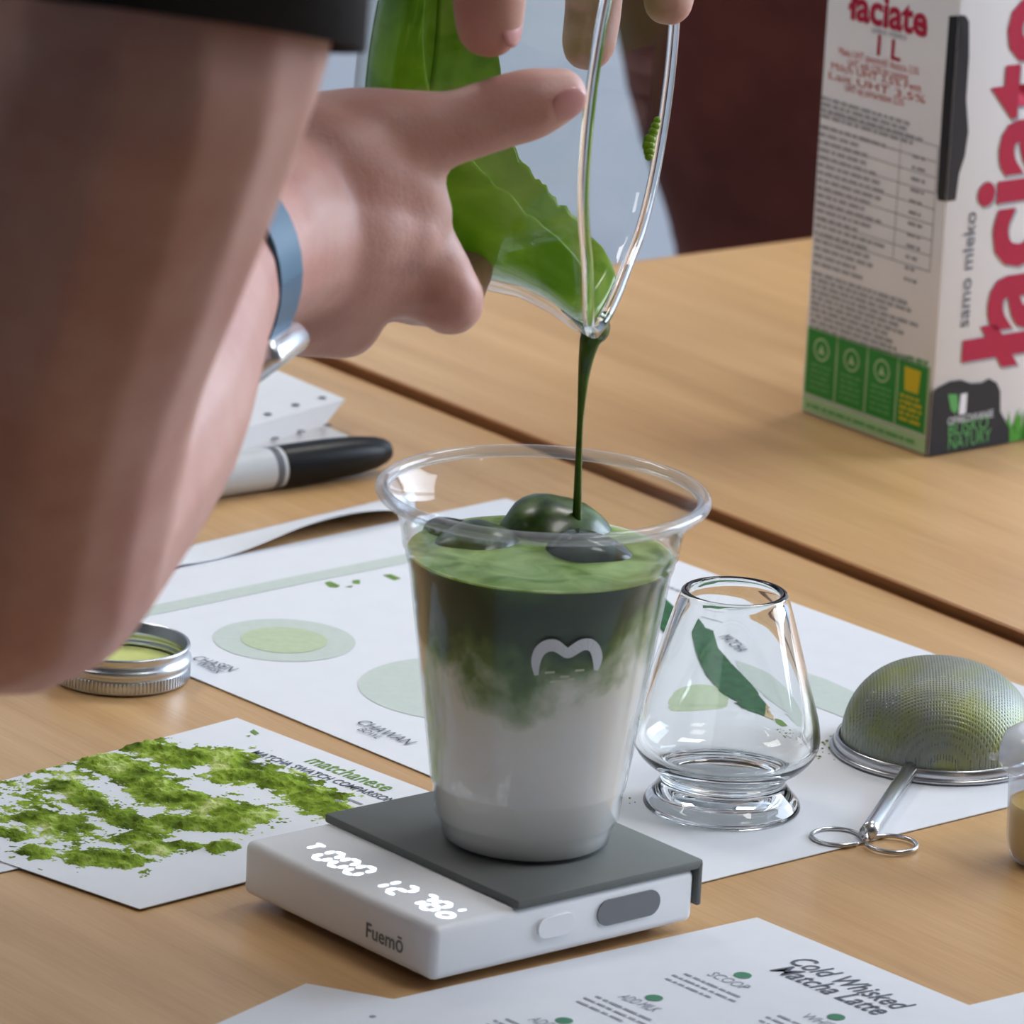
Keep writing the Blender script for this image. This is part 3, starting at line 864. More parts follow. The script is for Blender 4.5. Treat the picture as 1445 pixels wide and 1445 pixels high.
# ------------------------------------------------------------------ glass pouring bowl
BC = P(893, 130, 1.775)
ax = (IR * .99 + ID * .14) .normalized() * .983 + TC * .183
ax.normalize()
ee = (ID - ax * ID.dot(ax)).normalized()
bb = ax.cross(ee)
if bb.dot(TC) < 0: bb = -bb        # phi > 0 is the near side
def bowl_pt(r, z, ph):
    """r, z in mm in the bowl frame, spout pulled out at phi = 0"""
    k = max(0.0, min(1.0, (z + 24) / 24)); k = k * k * (3 - 2 * k)
    g = math.exp(-(ph / .30) ** 2) * k
    g2 = math.exp(-((abs(ph) - .62) / .26) ** 2) * k
    r2 = r + 7.5 * g - 2.6 * g2
    z2 = z - 1.5 * g
    return BC + ax * (z2 * mm) + (ee * math.cos(ph) + bb * math.sin(ph)) * (r2 * mm)
b_out = [(0, -73), (20, -73.2), (36, -73), (45, -71), (52, -66.5), (57, -59), (60, -48), (61.3, -36), (62.2, -24), (62.7, -14), (63, -6), (63.2, -1.4)]
b_rim = [(62.9, -.1), (61.8, .6), (60.6, -.2)]
b_in = [(60.2, -1.8), (60, -6), (59.6, -14), (59.1, -24), (58.2, -36), (56.8, -48), (53.8, -57.5), (49.4, -63.8), (43.5, -67.8), (35.5, -69.6), (20, -70), (0, -70)]
def bowl_mesh(profile, n=112):
    bm = bmesh.new(); rings = []
    for r, z in profile:
        if r == 0: rings.append([bm.verts.new(bowl_pt(0, z, 0))])
        else: rings.append([bm.verts.new(bowl_pt(r, z, -math.pi + 2 * math.pi * k / n)) for k in range(n)])
    for a, b in zip(rings, rings[1:]):
        for k in range(n):
            k2 = (k + 1) % n
            if len(a) == 1: bm.faces.new((a[0], b[k], b[k2]))
            elif len(b) == 1: bm.faces.new((a[k], a[k2], b[0]))
            else: bm.faces.new((a[k], a[k2], b[k2], b[k]))
    return bm
bowl = empty('pouring_bowl', BC)
bmobj('wall', bowl_mesh(b_out + b_in), thin_clear('thin_bowl_glass', (.985, .995, .99), 1.45, .02), bowl, True)
bm = bmesh.new(); rings = []
for k in range(140):
    ph = -math.pi + 2 * math.pi * k / 140
    rings.append([bm.verts.new(bowl_pt(61.7 + 1.9 * math.cos(R(40 * j)), -.6 + 1.7 * math.sin(R(40 * j)), ph)) for j in range(9)])
for k in range(140):
    for j in range(9): bm.faces.new((rings[k][j], rings[k][(j + 1) % 9], rings[(k + 1) % 140][(j + 1) % 9], rings[(k + 1) % 140][j]))
bmobj('rim', bm, M_['bowl_glass'], bowl, True)
tag(bowl, 'clear glass bowl tipped on its side, pouring green tea from its spout', 'bowl')

# matcha in the bowl and its stream
tea = empty('poured_matcha', P(826, 520, 1.778))
def tea_mat(name, c0, c1, rough=.15, transl=.4):
    m, nt, b, out = base_mat(name)
    N, L = nt.nodes, nt.links
    tc = N.new('ShaderNodeTexCoord'); n1 = N.new('ShaderNodeTexNoise'); n1.inputs['Scale'].default_value = 55; n1.inputs['Detail'].default_value = 6; n1.inputs['Distortion'].default_value = .7
    L.new(tc.outputs['Object'], n1.inputs[0]); r = N.new('ShaderNodeValToRGB'); e = r.color_ramp.elements
    e[0].position = .36; e[0].color = c0; e[1].position = .66; e[1].color = c1
    L.new(n1.outputs['Fac'], r.inputs[0]); L.new(r.outputs[0], b.inputs['Base Color'])
    setin(b, 'Roughness', rough)
    tr = N.new('ShaderNodeBsdfTranslucent'); L.new(r.outputs[0], tr.inputs[0])
    mx = N.new('ShaderNodeMixShader'); mx.inputs[0].default_value = transl
    L.new(b.outputs[0], mx.inputs[1]); L.new(tr.outputs[0], mx.inputs[2]); L.new(mx.outputs[0], out.inputs[0])
    return m
film_m = tea_mat('wet_matcha', srgb(124, 166, 30), srgb(164, 196, 74), transl=.5)
stream_m = tea_mat('falling_matcha', srgb(56, 88, 16), srgb(84, 120, 28), .12, .3)
def film():
    zs = [-1.9 - 1.2 * i for i in range(46)] + [-57.0, -58.5, -60, -62, -63.8, -66.3, -67.8]
    def rin(z):
        for (r0, z0), (r1, z1) in zip(b_in, b_in[1:]):
            if z1 <= z <= z0: return r0 + (r1 - r0) * (z0 - z) / max(1e-6, z0 - z1)
        return 43.5
    def pmax(z):
        tab = [(0, 22), (-4, 31), (-9, 40), (-20, 52), (-41, 69), (-47, 80), (-51, 97), (-54, 120), (-56, 145), (-58, 178), (-80, 179.5)]
        for (a, p), (b, q) in zip(tab, tab[1:]):
            if b <= z <= a: return R(p + (q - p) * (a - z) / (a - b))
    n = 72
    ou, inn = [], []
    for z in zs:
        pm = pmax(z); ro, ri = [], []
        for k in range(n + 1):
            s = k / n * 2 - 1
            ph = pm * s
            if pm < 3: ph += (noise.noise(Vector((z * .25, s * 3, 1))) * .07 + noise.noise(Vector((z * .9, s * 7, 4))) * .03) * abs(s) ** 3 * max(0, min(1, (-z - 9) / 14))
            t = (.5 + 4.5 * math.exp(-(ph / .5) ** 2)) * (1 - .85 * s ** 8) * (1 if z < -4 else .5)
            ro.append(bowl_pt(rin(z) - .15, z, ph)); ri.append(bowl_pt(rin(z) - .35 - t, z, ph))
        ou.append(ro); inn.append(ri)
    bm = bmesh.new()
    O = [[bm.verts.new(v) for v in row] for row in ou]; I = [[bm.verts.new(v) for v in row] for row in inn]
    m = len(zs)
    for i in range(m - 1):
        for k in range(n):
            bm.faces.new((O[i][k], O[i][k + 1], O[i + 1][k + 1], O[i + 1][k])); bm.faces.new((I[i][k + 1], I[i][k], I[i + 1][k], I[i + 1][k + 1]))
        for k in (0, n): bm.faces.new((O[i][k], O[i + 1][k], I[i + 1][k], I[i][k]))
    for i in (0, m - 1):
        for k in range(n): bm.faces.new((O[i][k], O[i][k + 1], I[i][k + 1], I[i][k]))
    bmobj('tea_in_bowl', bm, film_m, tea, True)
    # layer over the bowl floor
    M = frame(BC + ax * (-69.7 * mm), ee, bb)
    if (M.to_3x3() @ Vector((0, 0, 1))).dot(ax) < 0: sgn = -1
    else: sgn = 1
    bmobj('tea_on_bowl_floor', lathe([(0, 0), (36 * mm, .15 * mm * sgn), (43 * mm, 1.5 * mm * sgn), (42 * mm, 2.2 * mm * sgn), (34 * mm, 1.0 * mm * sgn), (0, .9 * mm * sgn)], 64, M=M), film_m, tea, True)
    # drops clinging to the rim
    bm = bmesh.new()
    for ph, z, s in ((-1.30, -2.6, 1.3), (-1.325, -2.8, 1.7), (-1.355, -3.2, 2.0), (-1.385, -3.2, 2.0), (-1.41, -2.8, 1.4), (-1.43, -2.5, 1.5), (-1.46, -2.2, 1.4), (-1.49, -2.0, 1.1)):
        bmesh.ops.create_icosphere(bm, subdivisions=2, radius=s * mm, matrix=Matrix.Translation(bowl_pt(58.6, z, ph)))
    bmobj('clinging_drops', bm, film_m, tea, True)
film()
sp = bowl_pt(60.2, -3, 0)
pts = [bowl_pt(57.5, -9, 0), P(840, 458, 1.777), P(832, 482, 1.779), P(825, 520, 1.780), P(820, 575, 1.780), P(817, 632, 1.780), P(814, 735, 1.780)]
bmobj('stream', tube_rings(pts, [.0025, .0042, .0030, .0019, .00110, .00095, .0014], 14, 6), stream_m, tea, True)
tag(tea, 'bright green whisked matcha running off the spout in a thin stream', 'tea')

# ------------------------------------------------------------------ inverted glass stand
gb = G(1018, 1137, .0007)
MG = Matrix.Translation(gb)
g_out = [(0, 6.0), (12, 5.6), (19, 3.2), (22.0, .6), (23.4, 0), (24.3, .9), (23.6, 2.8), (21.3, 5.4), (19.6, 8.0), (19.6, 10), (21.6, 12.4), (25.0, 15.0), (27.9, 18.6), (29.0, 22.5), (28.7, 26.5), (27.4, 32), (23.0, 47), (18.2, 63), (16.6, 67.8)]
g_rim = [(16.1, 68.9), (15.0, 69.2), (14.0, 68.6)]
g_in = [(14.2, 66.8), (16.0, 62.0), (20.8, 46.5), (25.2, 31.7), (26.5, 26.3), (26.8, 22.5), (25.8, 19.4), (23.3, 16.9), (19.5, 14.6), (14, 13.2), (8, 12.7), (0, 12.5)]
def smooth_prof(p, n=3):
    v = catmull([Vector((a, b, 0)) for a, b in p], n)
    return [(max(0.0, a.x) if i not in (0, len(v) - 1) else a.x, a.y) for i, a in enumerate(v)]
gp_ = smooth_prof(g_out + g_rim + g_in)
stand = bmobj('whisk_stand', lathe([(r * mm, z * mm) for r, z in gp_], 80, M=MG), M_['glass'], smooth=True)
tag(stand, 'clear waisted glass whisk stand resting on the printed chart', 'glass')

# ------------------------------------------------------------------ strainer
sc = G(1322, 1062, .0006); SRAD = .0305
st_e = empty('tea_strainer', sc)
MT = Matrix.Translation(sc)
ring = [((31.9 + 1.0 * math.cos(R(a))) * mm, (2.4 + 2.3 * math.sin(R(a))) * mm) for a in range(0, 360, 30)]
bmobj('rim', lathe(ring, 80, True, MT), M_['steel'], st_e, True)
ring = [((33.3 + .8 * math.cos(R(a))) * mm, (1.0 + .8 * math.sin(R(a))) * mm) for a in range(0, 360, 45)]
bmobj('rim_bead', lathe(ring, 80, True, MT), M_['steel'], st_e, True)
def mesh_mat():
    m = bpy.data.materials.new('fine_steel_mesh'); m.use_nodes = True
    nt = m.node_tree; N, L = nt.nodes, nt.links; b = N['Principled BSDF']; out = N['Material Output']
    tc = N.new('ShaderNodeTexCoord')
    w = []
    for ax_, sc_ in (('X', 0), ('Y', 1)):
        wv = N.new('ShaderNodeTexWave'); wv.wave_type = 'BANDS'; wv.bands_direction = ax_; wv.inputs['Scale'].default_value = 330
        L.new(tc.outputs['Object'], wv.inputs['Vector']); w.append(wv.outputs['Fac'])
    mxm = N.new('ShaderNodeMath'); mxm.operation = 'MAXIMUM'; L.new(w[0], mxm.inputs[0]); L.new(w[1], mxm.inputs[1])
    n1 = N.new('ShaderNodeTexNoise'); n1.inputs['Scale'].default_value = 55; n1.inputs['Detail'].default_value = 4; L.new(tc.outputs['Object'], n1.inputs[0])
    r = N.new('ShaderNodeValToRGB'); e = r.color_ramp.elements
    e[0].position = .40; e[0].color = srgb(136, 142, 134); e[1].position = .66; e[1].color = srgb(138, 144, 84)
    L.new(n1.outputs['Fac'], r.inputs[0]); L.new(r.outputs[0], b.inputs['Base Color'])
    setin(b, 'Metallic', .45); setin(b, 'Roughness', .42)
    bu = N.new('ShaderNodeBump'); bu.inputs['Strength'].default_value = .4; bu.inputs['Distance'].default_value = .0003
    L.new(mxm.outputs[0], bu.inputs['Height']); L.new(bu.outputs[0], b.inputs['Normal'])
    tr = N.new('ShaderNodeBsdfTransparent')
    lt = N.new('ShaderNodeMath'); lt.operation = 'LESS_THAN'; lt.inputs[1].default_value = .15; L.new(mxm.outputs[0], lt.inputs[0])
    mx = N.new('ShaderNodeMixShader'); L.new(lt.outputs[0], mx.inputs[0]); L.new(b.outputs[0], mx.inputs[1]); L.new(tr.outputs[0], mx.inputs[2])
    L.new(mx.outputs[0], out.inputs[0])
    return m
dome = []
for k in range(17):
    a = R(90 * k / 16)
    dome.append((30.9 * mm * math.cos(a) ** .82 if k < 16 else 0, (3.6 + 26.5 * math.sin(a) ** .95) * mm))
bm = lathe(dome, 80, M=MT)
dm = bmobj('mesh_dome', bm, mesh_mat(), st_e, True)
dm['label'] = 'fine wire mesh dome dusted with green tea'
h0, h1 = G(1288, 1080, .004), G(1224, 1176, .0032)
bmobj('handle', tube_rings([h0, h0.lerp(h1, .5), h1], [.0026, .0026, .0026], 16, 4, True, False), M_['steel'], st_e, True)
hole = G(1221, 1180, .0032)
ha = (h1 - h0).normalized(); hb = Vector((-ha.y, ha.x, 0)).normalized()
for s_, (cxp, cyp) in ((1, (1181, 1181)), (-1, (1258, 1191))):
    c = G(cxp, cyp, .0012)
    ra = abs((G(cxp + 35, cyp, .0012) - c).length)
    pts = []
    start = h1 + ha * .001
    side = (start - c).normalized(); a0 = math.atan2(side.y, side.x)
    pts.append(start); pts.append(start + ha * .002 + Vector((0, 0, -.001)))
    for k in range(0, 15):
        a = a0 + s_ * R(25 + 22 * k)
        pts.append(c + Vector((math.cos(a) * ra, math.sin(a) * ra, 0)))
    bmobj('wire_loop', tube_rings(pts, [.0007] * len(pts), 8, 4), M_['steel'], st_e, True)
tag(st_e, 'steel tea strainer turned dome up with a tubular handle', 'strainer')

# ------------------------------------------------------------------ small sauce pot
pc = G(1480, 1216, 0)
MP = Matrix.Translation(pc)
pot = empty('sauce_pot', pc)
frost = thin_clear('frosted_plastic', (0.93, 0.95, 0.98), 1.4, .2, .14, (.86, .89, .95, 1))
po = [(0, .4), (9.5, .3), (11.6, 1.2), (12.7, 3.4), (13.4, 8), (14.4, 31), (16.4, 31.6), (16.6, 33.2), (14.2, 33.4)]
pi_ = [(13.7, 31), (12.8, 8), (12.1, 3.8), (11.2, 1.9), (9.2, 1.0), (0, 1.0)]
bmobj('pot_wall', lathe([(r * mm, z * mm) for r, z in po + pi_], 48, M=MP), frost, pot, True)
bmobj('pot_lid', lathe([(r * mm, z * mm) for r, z in [(17.0, 30.2), (17.6, 31.5), (17.5, 36.0), (16.2, 39.6), (13.0, 41.6), (10.0, 41.8), (9.5, 40.6), (0, 40.4), (0, 39.8), (9.9, 40.0), (10.3, 41.0), (12.8, 40.9), (15.6, 39.0), (16.8, 35.8), (16.9, 31.6)]], 48, M=MP), thin_clear('frosted_lid_plastic', (0.93, 0.95, 0.98), 1.4, .2, .42, (.86, .89, .95, 1)), pot, True)
tb = MP @ Vector((-.0171, -.003, .0335))
bmobj('lid_tab', rbox(bmesh.new(), tb.x - .0035, tb.x + .001, tb.y - .002, tb.y + .002, tb.z - .0008, tb.z + .0008, None, .0005), frost, pot, True)
bmobj('sauce', lathe([(r * mm, z * mm) for r, z in [(0, 1.1), (9.1, 1.1), (11.1, 2.0), (12.0, 3.9), (12.7, 8), (13.1, 19), (12, 18.4), (0, 18.2)]], 48, M=MP), mat('mango_sauce', srgb(250, 192, 44), .35, var=.15, scale=60), pot, True)
tag(pot, 'small frosted plastic pot holding yellow sauce, beside the strainer', 'pot')

# ------------------------------------------------------------------ jar lid
lc = G(168, 955, 0)
ML = Matrix.Translation(lc)
lid = empty('jar_lid', lc)
lo_ = [(0, 0), (20.5, 0), (22.3, .5)]
lo_ += [(22.6, 1.2), (22.6, 5.0), (22.3, 5.4), (22.9, 6.2), (23.3, 7.2), (22.9, 8.2), (22.2, 8.7), (22.2, 11.0), (22.7, 11.6), (22.5, 12.3), (21.9, 12.4)]
li_ = [(21.4, 11.8), (21.6, 9.0), (20.8, 8.2), (21.6, 7.4), (21.6, 5.8), (20.8, 5.0), (21.5, 4.2), (21.5, 1.6), (20.8, .9), (0, .9)]
bmobj('lid_shell', lathe([(r * mm, z * mm) for r, z in lo_ + li_], 96, M=ML), M_['alu'], lid, True)
bm = bmesh.new()
for k in range(110):
    a = 2 * math.pi * k / 110
    M = ML @ Matrix.Rotation(a, 4, 'Z') @ Matrix.Translation((22.65 * mm, 0, 3.1 * mm))
    rbox(bm, -.0003, .0003, -.0003, .0003, -.0018, .0018, M)
kn = bmobj('knurled_grip', bm, M_['alu'], lid); kn['kind'] = 'stuff'
bmobj('lid_liner', lathe([(0, .9 * mm), (20.6 * mm, .9 * mm), (20.6 * mm, 4.1 * mm), (0, 4.0 * mm)], 64, M=ML), mat('powder_dusted_liner', srgb(208, 218, 138), .7, var=.12, scale=70), lid)
tag(lid, 'round silver metal jar lid lying open side up, dusted inside with tea', 'jar lid')

# ------------------------------------------------------------------ marker
mk0, mk1 = G(330, 668, .0078), G(470, 647, .0078)
md = (mk1 - mk0).normalized()
mk = empty('marker_pen', G(395, 690))
def along(px): # distance along the axis where the picture x is px
    lo, hi = -.2, .3
    for _ in range(50):
        m_ = (lo + hi) / 2; q = mk0 + md * m_ - CAM
        x = q.dot(IR) / q.dot(FW) * FPX + IMG / 2
        if x < px: lo = m_
        else: hi = m_
    return lo
def mtube(name, a, b, rads, m_):
    n = len(rads)
    bm = bmesh.new(); M = frame(mk0, md.orthogonal(), md.cross(md.orthogonal()))
    if (M.to_3x3() @ Vector((0, 0, 1))).dot(md) < 0: M = M @ Matrix.Rotation(math.pi, 4, 'X')
    pr = [(0, a)] + [(r, a + (b - a) * t) for t, r in rads] + [(0, b)]
    return smooth_angle(bmobj(name, lathe(pr, 40, M=M), m_, mk), 40)
c0 = along(392); c1 = along(547)
mtube('barrel', c0 - .085, c0 + .004, [(0, .0068), (.03, .0075), (1, .0075)], M_['barrel'])
mtube('grey_band', along(377), along(386), [(0, .00765), (1, .00765)], M_['grey_ring'])
mtube('cap', c0, c1, [(0, .0077), (.02, .0078), (.45, .0076), (.7, .0070), (.88, .0058), (.96, .0046), (1, .0034)], M_['black'])
tag(mk, 'thick marker pen with off-white barrel and black cap', 'marker')

# ------------------------------------------------------------------ milk carton
ZT2 = 0.003
cA, cB, cC = G(1128.6, 581, ZT2), G(1309, 646, ZT2), G(1424, 622, ZT2)
fu = (cB - cA); fu.z = 0; WN = fu.length; fu.normalize()          # narrow side, from A to B
fv = Vector((-fu.y, fu.x, 0))
if fv.dot(cC - cB) < 0: fv = -fv
WF, HC = .094, .192
car = empty('milk_carton', cA + fu * WN / 2 + fv * WF / 2)
MK = Matrix(((fu.x, fv.x, 0, cA.x), (fu.y, fv.y, 0, cA.y), (0, 0, 1, ZT2), (0, 0, 0, 1)))
bm = rbox(bmesh.new(), 0, WN, 0, WF, 0, HC, MK, .0014, 2)
smooth_angle(bmobj('carton_body', bm, M_['carton'], car), 40)
bm = bmesh.new()
v = [bm.verts.new(MK @ Vector(p)) for p in ((.001, .001, HC - .001), (WN - .001, .001, HC - .001), (WN - .001, WF - .001, HC - .001), (.001, WF - .001, HC - .001), (.001, WF - .012, HC + .028), (WN - .001, WF - .012, HC + .028))]
for f in ((0, 1, 5, 4), (1, 2, 5), (0, 4, 3), (2, 3, 4, 5), (3, 2, 1, 0)): bm.faces.new([v[i] for i in f])
bmobj('carton_top', bm, M_['carton'], car)
tilt = Matrix.Rotation(math.atan2(.029, WF - .013), 4, 'X')
bmobj('screw_cap', lathe([(0, 0), (.0155, 0), (.0155, .012), (.0145, .0135), (0, .0135)], 40, M=MK @ Matrix.Translation((WN / 2, .042, HC + .0125)) @ tilt), M_['red'], car)
# print frames: side face (normal -fv, x along fu) and front face (normal +fu, x along fv)
E_ = .00018
MSIDE = MK @ Matrix(((1, 0, 0, 0), (0, 0, -1, -E_), (0, 1, 0, 0), (0, 0, 0, 1)))
MFRONT = MK @ Matrix(((0, 0, 1, WN + E_), (1, 0, 0, 0), (0, 1, 0, 0), (0, 0, 0, 1)))
def face_uv(M, px, py):
    o_ = M.translation; n = (M.to_3x3() @ Vector((0, 0, 1)))
    d = ray(px, py); t = (o_ - CAM).dot(n) / d.dot(n)
    q = M.inverted() @ (CAM + d * t)
    return q.x, q.y
def sides(pts, lift=0.0): return [(*face_uv(MSIDE, a, b), lift) for a, b in pts]
def up(M, k): return M @ Matrix.Translation((0, 0, k * .00012))
def stext(s, a, b, size, m_, M=MSIDE, k=1, **kw):
    ua, va = face_uv(M, *a); ub, vb = face_uv(M, *b)
    ang = math.atan2(vb - va, ub - ua)
    return text(s, size, up(M, k) @ Matrix.Translation((ua, va, 0)) @ Matrix.Rotation(ang, 4, 'Z'), m_, car, width=math.hypot(ub - ua, vb - va), **kw)
stext('łaciate', (1199, 25), (1310, 52), .0165, M_['red'], bold=.0005)
stext('samo mleko', (1230, 45), (1279, 57), .0036, M_['ink_light'])
stext('1 L', (1232, 75), (1265, 85), .0105, M_['red'], bold=.0002)
for s, a, b in (('Mleko UHT zawartość tłuszczu 3,5%', (1183, 76), (1296, 106)), ('UHT milk 3.5% fat content', (1196, 93), (1281, 114)), ('Milch UHT 3,5% Fett', (1172, 97), (1299, 130)), ('Lait UHT 3,5%', (1168, 110), (1304, 146)), ('UHT tej zsírtartalom 3,5%', (1192, 128), (1275, 150))):
    stext(s, a, b, .0040, M_['red2'])
M_['carton_ink'] = mat('carton_fine_print', srgb(158, 160, 166), .6, var=.2, scale=500)
def srows(a, b, n, w, h, m_, jitter=.2):
    rows = []
    (ua, va), (ub, vb) = face_uv(MSIDE, *a), face_uv(MSIDE, *b)
    for k in range(n):
        t = k / max(1, n - 1)
        rows.append((ua + (ub - ua) * t, va + (vb - va) * t, w * random.uniform(1 - jitter, 1), h))
    dashes(rows, up(MSIDE, 1), car, m_)
srows((1160, 140), (1159, 165), 4, WN * .80, .0013, M_['carton_ink'])
srows((1157, 180), (1148, 372), 19, WN * .56, .0013, M_['carton_ink'], .45)
srows((1288, 222), (1276, 395), 12, WN * .11, .0012, M_['carton_ink'], .3)
srows((1146, 386), (1143, 462), 10, WN * .86, .0013, M_['carton_ink'], .3)
# table rules
u0 = face_uv(MSIDE, 1158, 165)[0]; u1, vt = face_uv(MSIDE, 1325, 208); um = face_uv(MSIDE, 1271, 200)[0]
vb_ = face_uv(MSIDE, 1315, 385)[1]
def rule(x0, x1, y0, y1): flat('table_rule', [(x0, y0), (x1, y0), (x1, y1), (x0, y1)], M_['carton_ink'], car, up(MSIDE, 1))
for k in range(9):
    y = vt + (vb_ - vt) * k / 8
    rule(.003, u1, y, y + .00035)
rule(u1 - .00035, u1, vb_, vt); rule(um, um + .00035, vb_, vt)
stext('OPAKOWANIE BLISKO NATURY', (1141, 481), (1310, 525), .0058, M_['carton_mid'], bold=.0002)
# four green boxes and the pale strip
def srect(name, x0, x1, y0, y1, m_, k=1): return flat(name, [(x0, y0), (x1, y0), (x1, y1), (x0, y1)], m_, car, up(MSIDE, k))
yg0, yg1 = .0085, .0335
srect('printed_strip', .0015, WN - .0015, .0012, .0072, M_['carton_pale'])
srect('printed_strip', .0015, WN - .0015, yg0 - .0006, yg1 + .0006, M_['carton_pale'])
bw = (WN - .004) / 4
for k in range(4):
    x0 = .002 + bw * k
    pbx = srect('printed_box', x0 + .0005, x0 + bw - .0005, yg0, yg1, M_['carton_green'], 2)
    if k < 3:
        n = 24; vs = []
        for r_ in (.0044, .0036):
            vs += [up(MSIDE, 3) @ Vector((x0 + bw / 2 + r_ * math.cos(2 * math.pi * i / n), yg1 - .0068 + r_ * math.sin(2 * math.pi * i / n), 0)) for i in range(n)]
        mesh('printed_ring', vs, [(i, (i + 1) % n, n + (i + 1) % n, n + i) for i in range(n)], M_['carton_pale'], pbx)
        flat('printed_mark', [(x0 + bw / 2 - .002, yg1 - .0085), (x0 + bw / 2 + .002, yg1 - .0085), (x0 + bw / 2, yg1 - .0048)], M_['carton_pale'], pbx, up(MSIDE, 3))
        dashes([(x0 + .003, yg1 - .0138 - .0022 * j, bw - .006, .0010) for j in range(5)], up(MSIDE, 3), pbx, M_['carton_mid'])
    else:
        flat('printed_badge', [(x0 + .0045, yg1 - .011), (x0 + bw - .005, yg1 - .011), (x0 + bw - .0042, yg1 - .002), (x0 + .0037, yg1 - .002)], M_['carton_yellow'], pbx, up(MSIDE, 3))
        dashes([(x0 + .0025, yg1 - .0138 - .0022 * j, bw - .005, .0012) for j in range(5)], up(MSIDE, 3), pbx, M_['carton_yellow'])
dashes([(.004, .0034, WN - .010, .0014)], up(MSIDE, 3), car, M_['carton_mid'])
# black cow patches wrapping over the corner
pu = [face_uv(MSIDE, a, b) for a, b in ((1345, 24), (1342, 80), (1338, 150), (1334, 220), (1329, 284))]
flat('printed_patch', [(WN, pu[0][1] + .001), (WN - .0048, pu[0][1]), (WN - .0050, pu[2][1]), (WN - .0046, pu[4][1] + .003), (WN - .004, pu[4][1]), (WN, pu[4][1] + .0005)], M_['carton_black'], car, up(MSIDE, 2))
def ff(pts): return [face_uv(MFRONT, a, b) for a, b in pts]
f1 = ff([(1352, 21), (1362, 22), (1367, 30), (1367, 80), (1363, 140), (1366, 185), (1361, 220), (1353, 245), (1348, 282)])
flat('printed_patch', [(0, f1[0][1])] + f1 + [(0, f1[-1][1])], M_['carton_black'], car, up(MFRONT, 2))
f2 = ff([(1321, 548), (1340, 538), (1355, 536), (1370, 541), (1385, 540), (1395, 534), (1406, 540), (1411, 552), (1411, 580), (1417, 592), (1424, 604), (1424, 622)])
f2 = [(max(a, 0), max(b, .0006)) for a, b in f2]
flat('printed_patch', [(0, f2[0][1] - .001)] + f2 + [(f2[-1][0], .0006), (0, .0006)], M_['carton_black'], car, up(MFRONT, 2))
s2 = face_uv(MSIDE, 1312, 556)[1]
flat('printed_patch', [(WN - .0008, .0006), (WN, .0006), (WN, s2 + .003), (WN - .0008, s2)], M_['carton_black'], car, up(MSIDE, 3))
flat('printed_leaf', ff([(1337, 556), (1350, 556), (1352, 575), (1347, 584), (1341, 578)]), M_['carton_mid'], car, up(MFRONT, 3))
flat('printed_mark', ff([(1355, 556), (1364, 554), (1362, 583), (1352, 585)]), M_['carton'], car, up(MFRONT, 3))
stext('OPAKOWANIE', (1336, 600), (1400, 588), .0042, M_['carton'], MFRONT, 3)
stext('BLISKO', (1336, 616), (1392, 604), .0072, M_['carton_mid'], MFRONT, 3)
stext('NATURY', (1336, 635), (1396, 622), .0072, M_['carton_mid'], MFRONT, 3)
# grass
vs, fs = [], []
gx0 = face_uv(MFRONT, 1420, 600)[0]
for k in range(150):
    x = random.uniform(gx0, WF - .002); h = random.uniform(.006, .014); w = random.uniform(.0008, .0018); ln = random.uniform(-.003, .003)
    i = len(vs)
    for q in ((x - w, .0008), (x + w, .0008), (x + ln, h)): vs.append(up(MFRONT, 1 + (k % 5) * .1) @ Vector((q[0], q[1], 0)))
    fs.append((i, i + 1, i + 2))
g_ = mesh('printed_grass', vs, fs, M_['grass'], car); g_['kind'] = 'stuff'
# large lettering running up the front
def vtext(s, y0, y1, xbase, size, m_, k, bold=0.0, ssy=1.0):
    me = text_mesh(s, size, bold)
    xs = [v.co.x for v in me.vertices]
    sx = (y1 - y0) / (max(xs) - min(xs))
    M = up(MFRONT, k) @ Matrix(((0, -1, 0, xbase), (1, 0, 0, y0), (0, 0, 1, 0), (0, 0, 0, 1))) @ Matrix.Diagonal((sx, ssy, 1, 1)) @ Matrix.Translation((-min(xs), 0, 0))
    me.transform(M)
    return link('lettering', me, m_, car)
yl0 = face_uv(MFRONT, 1350, 528)[1]
yl1 = face_uv(MFRONT, 1420, -5)[1]
vtext('łaciate', yl0 - .001, yl1 - .001, .0500, .050, M_['shadow_grey'], 1, .0016, 1.0)
vtext('łaciate', yl0, yl1, .0490, .050, M_['red'], 2, .0016, 1.0)
ys0 = face_uv(MFRONT, 1357, 462)[1]; ys1 = face_uv(MFRONT, 1368, 300)[1]
vtext('samo mleko', ys0, ys1, face_uv(MFRONT, 1366, 460)[0], .0078, M_['ink'], 2)
tag(car, 'white one litre milk carton with red lettering and black patches', 'carton')

# ------------------------------------------------------------------ people
def organic(name, chains, voxel, m_, smooth_it=6, parent=None, base=None):
    bm = bmesh.new()
    for pts, rads in chains:
        tube_rings(pts, rads, 16, 6, bm=bm)
    me = bpy.data.meshes.new(name); bmesh.ops.recalc_face_normals(bm, faces=bm.faces); bm.to_mesh(me); bm.free()
    o = bpy.data.objects.new('tmp_body', me); COL.objects.link(o)
    r_ = o.modifiers.new('r', 'REMESH'); r_.mode = 'VOXEL'; r_.voxel_size = voxel
    s_ = o.modifiers.new('s', 'SMOOTH'); s_.factor = .5; s_.iterations = smooth_it
    out = evaluated(o)
    bpy.data.objects.remove(o)
    out.materials.clear(); out.shade_smooth()
    return link(name, out, m_, parent, base)
def ch(*pts):
    """chain of (px, py, depth, radius mm)"""
    return [P(a, b, c) for a, b, c, d in pts], [d * mm for a, b, c, d in pts]
def cw(*pts):
    return [Vector(p[:3]) for p in pts], [p[3] for p in pts]
barista = empty('person', (-.56, 1.52, FLZ))
elbow = (5, 745, 1.44, 40)
YH = 1.70
